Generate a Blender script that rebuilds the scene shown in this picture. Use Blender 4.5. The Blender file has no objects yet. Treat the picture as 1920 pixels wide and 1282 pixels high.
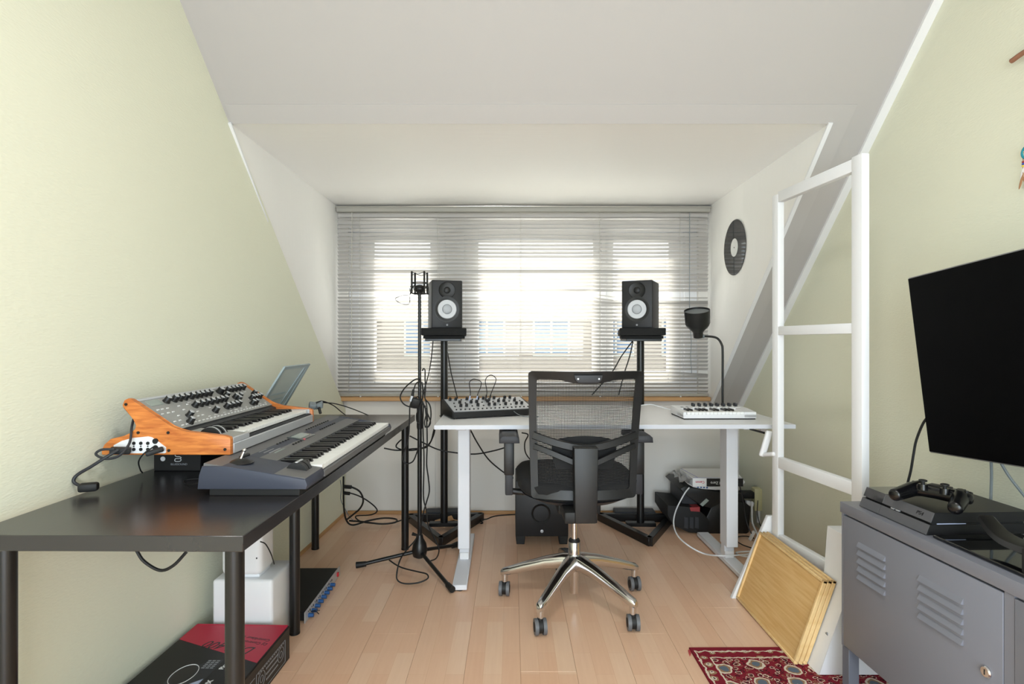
import bpy, bmesh, math, random
from mathutils import Vector, Matrix, Euler

# ------------------------------------------------------------------ camera, world, lights, exposure
SC = bpy.context.scene
COL = SC.collection
CAMH = 1.15
FPX = 1062.0
cam = bpy.data.cameras.new('camera')
cam.sensor_width = 36.0
cam.sensor_fit = 'HORIZONTAL'
cam.lens = 36.0 * FPX / 1920.0
cam.clip_start = 0.02
cam_o = bpy.data.objects.new('camera', cam)
cam_o.location = (0, 0, CAMH)
cam_o.rotation_euler = (math.radians(90), 0, 0)
COL.objects.link(cam_o)
SC.camera = cam_o

w = bpy.data.worlds.new('sky')
SC.world = w
w.use_nodes = True
bg = w.node_tree.nodes['Background']
bg.inputs['Color'].default_value = (0.86, 0.93, 1.0, 1)
bg.inputs['Strength'].default_value = 0.85

sun = bpy.data.lights.new('sun', 'SUN')
sun.energy = 13.5
sun.angle = 0.01
sun.color = (1.0, 0.95, 0.86)
sun_o = bpy.data.objects.new('sun', sun)
sun_o.rotation_euler = Vector((0.15, -1.34, -1.48)).to_track_quat('-Z', 'Y').to_euler()
sun_o.location = (0, 8, 9)
COL.objects.link(sun_o)

def area(name, loc, target, sx, sy, energy, color):
    l = bpy.data.lights.new(name, 'AREA')
    l.shape = 'RECTANGLE'; l.size = sx; l.size_y = sy
    l.energy = energy; l.color = color
    o = bpy.data.objects.new(name, l)
    o.location = loc
    o.rotation_euler = (Vector(target) - Vector(loc)).to_track_quat('-Z', 'Z').to_euler()
    COL.objects.link(o)
    return o
# added fill light at an assumed, unseen opening in the rear wall
area('rear_fill_light', (0.1, -1.82, 1.12), (0.1, 0, 1.02), 2.2, 2.05, 50, (0.78, 0.91, 1.0))

SC.view_settings.view_transform = 'Standard'
SC.view_settings.look = 'None'
SC.view_settings.exposure = 1.12
SC.view_settings.gamma = 1.0
SC.view_settings.use_curve_mapping = False
random.seed(7)

# ------------------------------------------------------------------ helpers
def P(x, y, Y):
    """photo position at depth Y -> world point"""
    return Vector(((x - 960) * Y / FPX, Y, CAMH - (y - 641) * Y / FPX))

def lin(c):
    def f(v):
        v /= 255.0
        return v / 12.92 if v <= 0.04045 else ((v + 0.055) / 1.055) ** 2.4
    return (f(c[0]), f(c[1]), f(c[2]), 1.0)

M = {}
def mat(name, rgb, rough=0.5, metal=0.0, bump=None, spec=0.5, var=None, alpha=1.0, coat=0.0, emit=0.0):
    """bump=(scale, strength, distance, stretch) ; var=(scale, amount)"""
    m = bpy.data.materials.new(name)
    m.use_nodes = True
    nt = m.node_tree
    b = nt.nodes['Principled BSDF']
    col = lin(rgb)
    b.inputs['Base Color'].default_value = col
    b.inputs['Roughness'].default_value = rough
    b.inputs['Metallic'].default_value = metal
    b.inputs['Specular IOR Level'].default_value = spec
    b.inputs['Coat Weight'].default_value = coat
    if alpha < 1: b.inputs['Alpha'].default_value = alpha
    if emit:
        b.inputs['Emission Color'].default_value = col
        b.inputs['Emission Strength'].default_value = emit
    tc = None
    if bump or var:
        tc = nt.nodes.new('ShaderNodeTexCoord')
    if var:
        n = nt.nodes.new('ShaderNodeTexNoise')
        n.inputs['Scale'].default_value = var[0]
        n.inputs['Detail'].default_value = 4
        nt.links.new(tc.outputs['Object'], n.inputs['Vector'])
        mx = nt.nodes.new('ShaderNodeMix'); mx.data_type = 'RGBA'
        mx.inputs[6].default_value = tuple(max(0, v * (1 - var[1])) for v in col[:3]) + (1,)
        mx.inputs[7].default_value = tuple(min(1, v * (1 + var[1])) for v in col[:3]) + (1,)
        nt.links.new(n.outputs['Fac'], mx.inputs[0])
        nt.links.new(mx.outputs[2], b.inputs['Base Color'])
    if bump:
        n = nt.nodes.new('ShaderNodeTexNoise')
        n.inputs['Scale'].default_value = bump[0]
        n.inputs['Detail'].default_value = 3
        if len(bump) > 3:
            mp = nt.nodes.new('ShaderNodeMapping')
            mp.inputs['Scale'].default_value = bump[3]
            nt.links.new(tc.outputs['Object'], mp.inputs['Vector'])
            nt.links.new(mp.outputs['Vector'], n.inputs['Vector'])
        else:
            nt.links.new(tc.outputs['Object'], n.inputs['Vector'])
        bp = nt.nodes.new('ShaderNodeBump')
        bp.inputs['Strength'].default_value = bump[1]
        bp.inputs['Distance'].default_value = bump[2]
        nt.links.new(n.outputs['Fac'], bp.inputs['Height'])
        nt.links.new(bp.outputs['Normal'], b.inputs['Normal'])
    M[name] = m
    return m

def wood_mat(name, c1, c2, rough, scale, stretch, spec=0.5):
    m = bpy.data.materials.new(name); m.use_nodes = True
    nt = m.node_tree; b = nt.nodes['Principled BSDF']
    tc = nt.nodes.new('ShaderNodeTexCoord')
    mp = nt.nodes.new('ShaderNodeMapping'); mp.inputs['Scale'].default_value = stretch
    n = nt.nodes.new('ShaderNodeTexNoise'); n.inputs['Scale'].default_value = scale
    n.inputs['Detail'].default_value = 6; n.inputs['Distortion'].default_value = 0.6
    mx = nt.nodes.new('ShaderNodeMix'); mx.data_type = 'RGBA'
    mx.inputs[6].default_value = lin(c1); mx.inputs[7].default_value = lin(c2)
    r = nt.nodes.new('ShaderNodeMapRange')
    r.inputs[1].default_value = 0.35; r.inputs[2].default_value = 0.65
    nt.links.new(tc.outputs['Object'], mp.inputs['Vector'])
    nt.links.new(mp.outputs['Vector'], n.inputs['Vector'])
    nt.links.new(n.outputs['Fac'], r.inputs[0])
    nt.links.new(r.outputs[0], mx.inputs[0])
    nt.links.new(mx.outputs[2], b.inputs['Base Color'])
    b.inputs['Roughness'].default_value = rough
    b.inputs['Specular IOR Level'].default_value = spec
    M[name] = m
    return m

class MB:
    """collects shapes into one mesh"""
    def __init__(self):
        self.bm = bmesh.new()
    def _add(self, verts, faces):
        vs = [self.bm.verts.new(v) for v in verts]
        out = []
        for f in faces:
            try: out.append(self.bm.faces.new([vs[i] for i in f]))
            except ValueError: pass
        return vs, out
    def box(self, c, s, rot=None, bevel=0.0, seg=2):
        hx, hy, hz = s[0] / 2, s[1] / 2, s[2] / 2
        vs = [Vector((x, y, z)) for x in (-hx, hx) for y in (-hy, hy) for z in (-hz, hz)]
        if rot is not None:
            R = Euler(rot).to_matrix() if not isinstance(rot, Matrix) else rot.to_3x3()
            vs = [R @ v for v in vs]
        c = Vector(c)
        v, f = self._add([c + q for q in vs], [(0,1,3,2),(4,6,7,5),(0,4,5,1),(2,3,7,6),(0,2,6,4),(1,5,7,3)])
        if bevel > 0:
            es = list({e for q in f for e in q.edges})
            bmesh.ops.bevel(self.bm, geom=es, offset=bevel, segments=seg, affect='EDGES', profile=0.5)
        return self
    def b2(self, lo, hi, bevel=0.0, seg=2):
        return self.box([(a + b) / 2 for a, b in zip(lo, hi)], [abs(b - a) for a, b in zip(lo, hi)], None, bevel, seg)
    def cyl(self, p0, p1, r0, r1=None, n=16, caps=True):
        p0, p1 = Vector(p0), Vector(p1)
        r1 = r0 if r1 is None else r1
        d = (p1 - p0).normalized()
        a = d.orthogonal().normalized(); b = d.cross(a)
        vs = []
        for p, r in ((p0, r0), (p1, r1)):
            for i in range(n):
                t = 2 * math.pi * i / n
                vs.append(p + a * (r * math.cos(t)) + b * (r * math.sin(t)))
        fs = [(i, (i + 1) % n, n + (i + 1) % n, n + i) for i in range(n)]
        if caps: fs += [tuple(range(n))[::-1], tuple(range(n, 2 * n))]
        self._add(vs, fs)
        return self
    def tube(self, pts, r, n=8, sub=6, closed=False, smooth=True):
        pts = [Vector(p) for p in pts]
        if smooth and len(pts) > 2:
            out = []
            m = len(pts)
            rng = range(m if closed else m - 1)
            for i in rng:
                p0 = pts[(i - 1) % m] if closed or i > 0 else pts[i] * 2 - pts[i + 1]
                p1 = pts[i]; p2 = pts[(i + 1) % m]
                p3 = pts[(i + 2) % m] if closed or i + 2 < m else p2 * 2 - p1
                for k in range(sub):
                    t = k / sub
                    out.append(0.5 * ((2 * p1) + (p2 - p0) * t + (2 * p0 - 5 * p1 + 4 * p2 - p3) * t * t + (3 * p1 - p0 - 3 * p2 + p3) * t ** 3))
            if not closed: out.append(pts[-1])
            pts = out
        m = len(pts)
        rad = r if callable(r) else (lambda t: r)
        vs = []
        a = None
        for i in range(m):
            if closed: d = (pts[(i + 1) % m] - pts[i - 1])
            else: d = pts[min(i + 1, m - 1)] - pts[max(i - 1, 0)]
            if d.length < 1e-9: d = Vector((0, 0, 1))
            d.normalize()
            if a is None: a = d.orthogonal().normalized()
            a = (a - d * a.dot(d))
            if a.length < 1e-6: a = d.orthogonal()
            a.normalize(); b = d.cross(a)
            rr = rad(i / max(1, m - 1))
            for k in range(n):
                t = 2 * math.pi * k / n
                vs.append(pts[i] + a * (rr * math.cos(t)) + b * (rr * math.sin(t)))
        fs = []
        for i in range(m if closed else m - 1):
            j = (i + 1) % m
            for k in range(n):
                l = (k + 1) % n
                fs.append((i * n + k, i * n + l, j * n + l, j * n + k))
        if not closed: fs += [tuple(range(n))[::-1], tuple(range((m - 1) * n, m * n))]
        self._add(vs, fs)
        return self
    def lathe(self, prof, n=24, mtx=None, cap=True):
        mtx = mtx or Matrix.Identity(4)
        vs = []
        for r, z in prof:
            for i in range(n):
                t = 2 * math.pi * i / n
                vs.append(mtx @ Vector((r * math.cos(t), r * math.sin(t), z)))
        fs = []
        for j in range(len(prof) - 1):
            for i in range(n):
                k = (i + 1) % n
                fs.append((j * n + i, j * n + k, (j + 1) * n + k, (j + 1) * n + i))
        if cap:
            if prof[0][0] > 1e-5: fs.append(tuple(range(n))[::-1])
            if prof[-1][0] > 1e-5: fs.append(tuple(range((len(prof) - 1) * n, len(prof) * n)))
        self._add(vs, fs)
        return self
    def prism(self, poly, lo, hi, axis='y', bevel=0.0, seg=2):
        """poly in the plane across axis: y->(x,z) x->(y,z) z->(x,y)"""
        def pt(a, b, t):
            return {'y': (a, t, b), 'x': (t, a, b), 'z': (a, b, t)}[axis]
        n = len(poly)
        vs = [pt(a, b, lo) for a, b in poly] + [pt(a, b, hi) for a, b in poly]
        fs = [tuple(range(n)), tuple(range(n, 2 * n))[::-1]] + [(i, n + i, n + (i + 1) % n, (i + 1) % n) for i in range(n)]
        v, f = self._add(vs, fs)
        if bevel > 0:
            es = list({e for q in f[:2] for e in q.edges})
            bmesh.ops.bevel(self.bm, geom=es, offset=bevel, segments=seg, affect='EDGES', profile=0.5)
        return self
    def ball(self, c, r, n=16, m=10, rot=None):
        if not hasattr(r, '__len__'): r = (r, r, r)
        R = Euler(rot).to_matrix() if rot is not None else Matrix.Identity(3)
        c = Vector(c)
        vs = [c + R @ Vector((0, 0, -r[2]))]
        for j in range(1, m):
            ph = -math.pi / 2 + math.pi * j / m
            for i in range(n):
                t = 2 * math.pi * i / n
                vs.append(c + R @ Vector((r[0] * math.cos(ph) * math.cos(t), r[1] * math.cos(ph) * math.sin(t), r[2] * math.sin(ph))))
        vs.append(c + R @ Vector((0, 0, r[2])))
        fs = [(0, 1 + (i + 1) % n, 1 + i) for i in range(n)]
        for j in range(m - 2):
            for i in range(n):
                k = (i + 1) % n
                fs.append((1 + j * n + i, 1 + j * n + k, 1 + (j + 1) * n + k, 1 + (j + 1) * n + i))
        L = len(vs) - 1
        fs += [(L, 1 + (m - 2) * n + i, 1 + (m - 2) * n + (i + 1) % n) for i in range(n)]
        self._add(vs, fs)
        return self
    def ring(self, c, R, r, n=32, k=8, mtx=None, sx=1.0, sy=1.0):
        mtx = mtx or Matrix.Identity(3)
        pts = [Vector(c) + mtx.to_3x3() @ Vector((R * sx * math.cos(2 * math.pi * i / n), R * sy * math.sin(2 * math.pi * i / n), 0)) for i in range(n)]
        return self.tube(pts, r, k, closed=True, smooth=False)
    def mesh(self, angle=38):
        bmesh.ops.recalc_face_normals(self.bm, faces=self.bm.faces[:])
        me = bpy.data.meshes.new('m')
        self.bm.to_mesh(me); self.bm.free()
        me.polygons.foreach_set('use_smooth', [True] * len(me.polygons))
        me.set_sharp_from_angle(angle=math.radians(angle))
        return me
    def build(self, name, material, parent=None, loc=None, rot=None, angle=38, kind=None, recenter=True, label=None):
        me = self.mesh(angle)
        me.name = name
        me.materials.append(M[material] if isinstance(material, str) else material)
        o = bpy.data.objects.new(name, me)
        COL.objects.link(o)
        if recenter and loc is None and len(me.vertices):
            xs = [v.co for v in me.vertices]
            lo = Vector((min(v.x for v in xs), min(v.y for v in xs), min(v.z for v in xs)))
            hi = Vector((max(v.x for v in xs), max(v.y for v in xs), max(v.z for v in xs)))
            base = Vector(((lo.x + hi.x) / 2, (lo.y + hi.y) / 2, lo.z))
            me.transform(Matrix.Translation(-base))
            o.location = base
        elif loc is not None: o.location = loc
        if rot is not None: o.rotation_euler = rot
        if parent is not None: o.parent = parent
        if kind: o['kind'] = kind
        if label: o['label'] = label
        return o

def thing(name, label, cat, loc=(0, 0, 0), rz=0.0, group=None):
    o = bpy.data.objects.new(name, None)
    o.empty_display_size = 0.1
    COL.objects.link(o)
    o.location = loc
    o.rotation_euler = (0, 0, rz)
    o['label'] = label; o['category'] = cat
    if group: o['group'] = group
    return o

def tag(o, label, cat, group=None):
    o['label'] = label; o['category'] = cat
    if group: o['group'] = group
    return o

def part_copy(src, name, parent, loc, rot=None):
    c = src.copy()
    c.name = name
    COL.objects.link(c)
    c.parent = parent
    c.location = loc
    if rot is not None: c.rotation_euler = rot
    return c

def struct(o):
    o['kind'] = 'structure'
    return o

def basis(o, right, up):
    r = Vector(right).normalized(); u = Vector(up)
    u = (u - r * u.dot(r)).normalized(); n = r.cross(u)
    m = Matrix((r, u, n)).transposed().to_4x4()
    m.translation = Vector(o)
    return m

def text(name, s, size, material, parent, origin, right, up, align='CENTER', depth=0.0004, sx=1.0, shear=0.0, bold=0.0):
    cu = bpy.data.curves.new(name, 'FONT')
    cu.body = s; cu.size = size; cu.align_x = align; cu.align_y = 'CENTER'
    cu.extrude = depth; cu.resolution_u = 3; cu.shear = shear; cu.offset = bold
    tmp = bpy.data.objects.new(name + '_t', cu)
    COL.objects.link(tmp)
    bpy.context.view_layer.update()
    me = bpy.data.meshes.new_from_object(tmp.evaluated_get(bpy.context.evaluated_depsgraph_get()))
    bpy.data.objects.remove(tmp); bpy.data.curves.remove(cu)
    me.materials.clear(); me.materials.append(M[material])
    me.transform(Matrix.Diagonal((sx, 1, 1, 1)))
    o = bpy.data.objects.new(name, me)
    COL.objects.link(o)
    o.matrix_local = basis(origin, right, up)
    if parent is not None: o.parent = parent; o.matrix_parent_inverse = Matrix.Identity(4)
    return o

# ------------------------------------------------------------------ materials
def wallpaper(name, rgb):
    m = mat(name, rgb, 0.75, spec=0.25)
    nt = m.node_tree; b = nt.nodes['Principled BSDF']
    tc = nt.nodes.new('ShaderNodeTexCoord')
    mp = nt.nodes.new('ShaderNodeMapping'); mp.inputs['Scale'].default_value = (150, 75, 210)
    mp.inputs['Rotation'].default_value = (0.06, 0, 0)
    vo = nt.nodes.new('ShaderNodeTexVoronoi'); vo.inputs['Scale'].default_value = 1.0
    bp = nt.nodes.new('ShaderNodeBump'); bp.inputs['Strength'].default_value = 0.30; bp.inputs['Distance'].default_value = 0.002
    nt.links.new(tc.outputs['Object'], mp.inputs['Vector'])
    nt.links.new(mp.outputs['Vector'], vo.inputs['Vector'])
    nt.links.new(vo.outputs['Distance'], bp.inputs['Height'])
    nt.links.new(bp.outputs['Normal'], b.inputs['Normal'])
wallpaper('wallpaper', (229, 229, 209))
mat('knee_paint', (226, 222, 216), 0.6, spec=0.3)
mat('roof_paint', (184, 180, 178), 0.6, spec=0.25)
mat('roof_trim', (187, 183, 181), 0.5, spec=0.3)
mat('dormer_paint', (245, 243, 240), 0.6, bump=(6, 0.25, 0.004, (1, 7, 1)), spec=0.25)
mat('white_gloss', (236, 236, 238), 0.35)
mat('pvc', (232, 233, 236), 0.4)
mat('sill_wood', (196, 152, 104), 0.5)
mat('slat', (188, 184, 179), 0.38, spec=0.6)
mat('blind_rail', (170, 166, 156), 0.4)
mat('cord', (190, 185, 176), 0.8)
mat('black_wood', (40, 38, 40), 0.24, spec=0.7, bump=(40, 0.15, 0.001, (6, 0.4, 6)), var=(9, 0.25))
mat('black_metal', (16, 16, 17), 0.35)
mat('black_satin', (18, 18, 19), 0.45)
mat('black_matte', (16, 16, 17), 0.7)
mat('black_rubber', (13, 13, 14), 0.6)
mat('black_fabric', (18, 18, 20), 0.9, bump=(300, 0.3, 0.001))
mat('charcoal', (40, 41, 46), 0.55)
mat('speaker_black', (26, 26, 29), 0.5, bump=(400, 0.15, 0.0006))
mat('foam', (26, 26, 26), 0.95, bump=(260, 0.6, 0.002))
mat('cone_white', (214, 216, 220), 0.6)
mat('cone_dome', (186, 189, 194), 0.5)
mat('white_laminate', (228, 228, 230), 0.35, spec=0.4)
mat('edge_band', (204, 207, 215), 0.4)
mat('white_metal', (224, 226, 232), 0.4)
mat('white_plastic', (228, 228, 230), 0.4)
mat('white_frame', (232, 233, 236), 0.45)
mat('chrome', (214, 214, 216), 0.16, 1.0)
mat('alu', (196, 197, 200), 0.32, 0.85)
mat('silver', (196, 198, 202), 0.38, 0.35)
mat('synth_grey', (100, 99, 100), 0.5, bump=(400, 0.1, 0.0004))
mat('synth_side', (58, 62, 76), 0.55, bump=(300, 0.12, 0.0005))
mat('panel_grey', (152, 152, 150), 0.5)
mat('key_white', (238, 238, 236), 0.3)
mat('key_black', (16, 15, 17), 0.28)
mat('print_white', (226, 226, 226), 0.6)
mat('print_grey', (140, 142, 146), 0.6)
mat('print_red', (196, 30, 66), 0.5)
mat('print_black', (26, 24, 26), 0.5)
mat('lcd', (150, 160, 156), 0.2)
mat('lcd_dark', (60, 66, 66), 0.15)
mat('pink_button', (214, 96, 110), 0.5)
mat('blue_knob', (36, 84, 142), 0.4)
mat('red_switch', (190, 36, 44), 0.4)
mat('red_label', (150, 52, 56), 0.5)
mat('beige', (206, 200, 158), 0.5)
mat('card_black', (18, 17, 18), 0.55, var=(30, 0.15))
mat('card_side', (38, 35, 33), 0.55)
mat('card_red', (190, 28, 62), 0.5)
mat('screen', (3, 3, 4), 0.5, spec=0.06)
mat('tv_edge', (150, 148, 150), 0.3, 0.6)
mat('cab_grey', (122, 124, 134), 0.38, spec=0.45)
mat('cab_grey_dark', (100, 103, 114), 0.42)
mat('ps_matte', (24, 24, 26), 0.42)
mat('ps_gloss', (120, 120, 124), 0.05, 0.8)
mat('ps_front', (84, 84, 88), 0.5)
mat('black_gloss', (10, 10, 12), 0.05, spec=0.7)
mat('controller', (13, 13, 15), 0.25)
mat('vinyl', (12, 12, 13), 0.06, spec=1.0)
mat('vinyl_label', (222, 222, 220), 0.5)
mat('paper', (236, 236, 236), 0.7)
mat('paper_crumple', (226, 224, 222), 0.8, bump=(60, 0.8, 0.006))
mat('violet_line', (110, 110, 190), 0.6)
mat('patch_blue', (176, 186, 214), 0.4)
mat('lamp_black', (18, 19, 19), 0.4)
mat('lamp_inside', (120, 124, 126), 0.5)
mat('turquoise', (30, 134, 150), 0.7)
mat('stick', (150, 104, 80), 0.7, var=(40, 0.3))
mat('feather', (176, 128, 92), 0.8)
mat('feather_white', (226, 224, 220), 0.8)
mat('thread', (206, 196, 140), 0.8)
mat('bead_red', (150, 50, 50), 0.4)
mat('bead_yellow', (216, 190, 60), 0.4)
mat('bead_blue', (40, 70, 160), 0.4)
mat('castor_grey', (96, 98, 102), 0.45)
mat('grey_cable', (120, 128, 132), 0.5)
mat('white_cable', (224, 226, 230), 0.45)
mat('smoke_plastic', (186, 198, 200), 0.3, alpha=0.5)
mat('smoke_frame', (156, 170, 175), 0.25)
wood_mat('moog_wood', (178, 96, 40), (214, 132, 62), 0.4, 12, (1.2, 1, 9))
wood_mat('bamboo', (214, 170, 108), (226, 188, 130), 0.5, 16, (6, 0.35, 6))
wood_mat('bamboo_rim', (222, 184, 126), (234, 202, 148), 0.5, 18, (1, 1, 1))
wood_mat('bamboo_inner', (150, 106, 64), (176, 130, 82), 0.6, 18, (1, 1, 1))
mat('brick', (172, 158, 150), 0.8, var=(2, 0.2))
mat('outside_white', (240, 240, 240), 0.6)
mat('outside_glass', (110, 140, 178), 0.1)
mat('roof_tile', (120, 112, 112), 0.7)
mat('lawn', (112, 116, 98), 0.9, var=(0.5, 0.3))
mat('leaves', (96, 112, 78), 0.9, var=(3, 0.4))

def glass():
    m = bpy.data.materials.new('glass'); m.use_nodes = True
    nt = m.node_tree; nt.nodes.clear()
    o = nt.nodes.new('ShaderNodeOutputMaterial'); mx = nt.nodes.new('ShaderNodeMixShader')
    t = nt.nodes.new('ShaderNodeBsdfTransparent'); g = nt.nodes.new('ShaderNodeBsdfGlossy')
    g.inputs['Roughness'].default_value = 0.02
    t.inputs['Color'].default_value = (0.95, 0.97, 0.97, 1)
    mx.inputs[0].default_value = 0.06
    nt.links.new(t.outputs[0], mx.inputs[1]); nt.links.new(g.outputs[0], mx.inputs[2]); nt.links.new(mx.outputs[0], o.inputs[0])
    M['glass'] = m
glass()

def mesh_fabric():
    m = bpy.data.materials.new('mesh_fabric'); m.use_nodes = True
    nt = m.node_tree; b = nt.nodes['Principled BSDF']
    b.inputs['Base Color'].default_value = lin((28, 28, 30)); b.inputs['Roughness'].default_value = 0.8
    out = nt.nodes['Material Output']
    tc = nt.nodes.new('ShaderNodeTexCoord'); sp = nt.nodes.new('ShaderNodeSeparateXYZ')
    nt.links.new(tc.outputs['Object'], sp.inputs[0])
    def band(sock, pitch, duty):
        a = nt.nodes.new('ShaderNodeMath'); a.operation = 'MULTIPLY'; a.inputs[1].default_value = 1 / pitch
        f = nt.nodes.new('ShaderNodeMath'); f.operation = 'FRACT'
        l = nt.nodes.new('ShaderNodeMath'); l.operation = 'GREATER_THAN'; l.inputs[1].default_value = duty
        nt.links.new(sock, a.inputs[0]); nt.links.new(a.outputs[0], f.inputs[0]); nt.links.new(f.outputs[0], l.inputs[0])
        return l.outputs[0]
    x = band(sp.outputs[0], 0.0062, 0.20); z = band(sp.outputs[2], 0.0062, 0.34)
    mu = nt.nodes.new('ShaderNodeMath'); mu.operation = 'MULTIPLY'
    nt.links.new(x, mu.inputs[0]); nt.links.new(z, mu.inputs[1])
    t = nt.nodes.new('ShaderNodeBsdfTransparent'); mx = nt.nodes.new('ShaderNodeMixShader')
    nt.links.new(mu.outputs[0], mx.inputs[0]); nt.links.new(b.outputs[0], mx.inputs[1]); nt.links.new(t.outputs[0], mx.inputs[2])
    nt.links.new(mx.outputs[0], out.inputs[0])
    M['mesh_fabric'] = m
mesh_fabric()

def floor_mat():
    m = bpy.data.materials.new('laminate'); m.use_nodes = True
    nt = m.node_tree; b = nt.nodes['Principled BSDF']
    g = nt.nodes.new('ShaderNodeNewGeometry')
    mp = nt.nodes.new('ShaderNodeMapping'); mp.inputs['Rotation'].default_value = (0, 0, math.radians(90))
    mp.inputs['Location'].default_value = (0.11, 0.035, 0)
    nt.links.new(g.outputs['Position'], mp.inputs['Vector'])
    br = nt.nodes.new('ShaderNodeTexBrick')
    br.inputs['Color1'].default_value = lin((229, 188, 157)); br.inputs['Color2'].default_value = lin((237, 204, 176))
    br.inputs['Mortar'].default_value = lin((213, 169, 134))
    br.inputs['Scale'].default_value = 1.0; br.inputs['Mortar Size'].default_value = 0.0004
    br.inputs['Brick Width'].default_value = 0.37; br.inputs['Row Height'].default_value = 0.065
    br.offset = 0.37; br.offset_frequency = 2
    nt.links.new(mp.outputs['Vector'], br.inputs['Vector'])
    mp2 = nt.nodes.new('ShaderNodeMapping'); mp2.inputs['Scale'].default_value = (22, 1.2, 1)
    n = nt.nodes.new('ShaderNodeTexNoise'); n.inputs['Scale'].default_value = 4; n.inputs['Detail'].default_value = 6
    nt.links.new(g.outputs['Position'], mp2.inputs['Vector']); nt.links.new(mp2.outputs['Vector'], n.inputs['Vector'])
    mx = nt.nodes.new('ShaderNodeMix'); mx.data_type = 'RGBA'; mx.blend_type = 'MULTIPLY'
    rp = nt.nodes.new('ShaderNodeMapRange'); rp.inputs[3].default_value = 0.0; rp.inputs[4].default_value = 0.28
    nt.links.new(n.outputs['Fac'], rp.inputs[0]); nt.links.new(rp.outputs[0], mx.inputs[0])
    nt.links.new(br.outputs['Color'], mx.inputs[6]); mx.inputs[7].default_value = lin((212, 176, 150))
    nt.links.new(mx.outputs[2], b.inputs['Base Color'])
    b.inputs['Roughness'].default_value = 0.30
    b.inputs['Specular IOR Level'].default_value = 0.45
    M['laminate'] = m
floor_mat()
# ------------------------------------------------------------------ room shell
YB = 3.80            # knee / window wall
SL = 0.942           # roof pitch
Y1, ZC = 2.34, 2.053 # dormer opening edge, dormer ceiling
XL, XR = -1.166, 1.315   # dormer cheeks
XW = 1.525           # right wall
YR = -1.9            # rear wall
ZT = 2.55
def roofz(y): return ZC - SL * (y - Y1)
def roofy(z): return Y1 + (ZC - z) / SL
def xw(y): return -1.25 + 0.035 * y     # left wall, slightly out of square

# floor: sub-floor slab plus laid boards
fl = struct(MB().b2((-1.45, YR - 0.1, -0.10), (1.65, YB + 0.1, -0.012)).build('floor', 'laminate'))
bw, blen = 0.195, 1.285
cache = {}
col_i = 0
x = -1.335
while x < XW + 0.02:
    off = [0.0, 0.62, 0.25, 0.9, 0.45][col_i % 5] * blen
    y = -2.2 + off - blen
    while y < YB:
        a, b_ = max(y, YR), min(y + blen, YB - 0.004)
        if b_ - a > 0.02:
            L = round(b_ - a, 3)
            if L not in cache:
                bmb = MB().box((0, 0, 0), (bw - 0.0006, L - 0.0006, 0.012))
                top = [e for e in bmb.bm.edges if all(v.co.z > 0 for v in e.verts)]
                bmesh.ops.bevel(bmb.bm, geom=top, offset=0.0006, segments=1, affect='EDGES')
                me = bmb.mesh(); me.materials.append(M['laminate']); cache[L] = me
            o = bpy.data.objects.new('plank', cache[L])
            COL.objects.link(o)
            o.location = (x + bw / 2, (a + b_) / 2, -0.006 - (-0.056))
            o.parent = fl
            # floor's own origin sits at its base; undo it
            o.location = Vector((x + bw / 2, (a + b_) / 2, -0.006)) - fl.location
        y += blen
    x += bw; col_i += 1

# left wall (pentagon under the roof slope)
def wall_poly(y0, y1):
    return [(y0, -0.02), (y1, -0.02), (y1, roofz(y1) + 0.02), (roofy(ZT) + 0.02, ZT), (y0, ZT)]
m = MB()
pl = wall_poly(YR, YB + 0.05)
n = len(pl)
vs = [(xw(a), a, b_) for a, b_ in pl] + [(xw(a) - 0.10, a, b_) for a, b_ in pl]
m._add(vs, [tuple(range(n)), tuple(range(n, 2 * n))[::-1]] + [(i, n + i, n + (i + 1) % n, (i + 1) % n) for i in range(n)])
struct(m.build('wall_left', 'wallpaper', recenter=False))
struct(MB().prism(wall_poly(YR, YB + 0.05), XW, XW + 0.1, 'x').build('wall_right', 'wallpaper', recenter=False))
# unseen rear wall, its opening added to go with the rear fill light
m = MB()
m.b2((-1.45, YR - 0.1, -0.02), (-1.02, YR, ZT)); m.b2((1.22, YR - 0.1, -0.02), (1.65, YR, ZT))
m.b2((-1.02, YR - 0.1, -0.02), (1.22, YR, 0.06)); m.b2((-1.02, YR - 0.1, 2.18), (1.22, YR, ZT))
struct(m.build('wall_rear', 'wallpaper'))
# flat ceiling, sloped roof
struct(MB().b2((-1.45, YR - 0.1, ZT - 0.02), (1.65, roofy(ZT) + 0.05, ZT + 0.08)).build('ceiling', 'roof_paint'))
th_r = 0.09
def slope_slab(mb, x0, x1, ya, yb):
    poly = [(ya, roofz(ya)), (yb, roofz(yb)), (yb, roofz(yb) + th_r * 1.37), (ya, roofz(ya) + th_r * 1.37)]
    mb.prism(poly, x0, x1, 'x')
m = MB()
slope_slab(m, -1.45, 1.65, roofy(ZT + 0.02), Y1)
slope_slab(m, XR, 1.65, Y1, YB + 0.06)
slope_slab(m, -1.45, XL, Y1, YB + 0.06)
struct(m.build('ceiling_slope', 'roof_paint', recenter=False))
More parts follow.
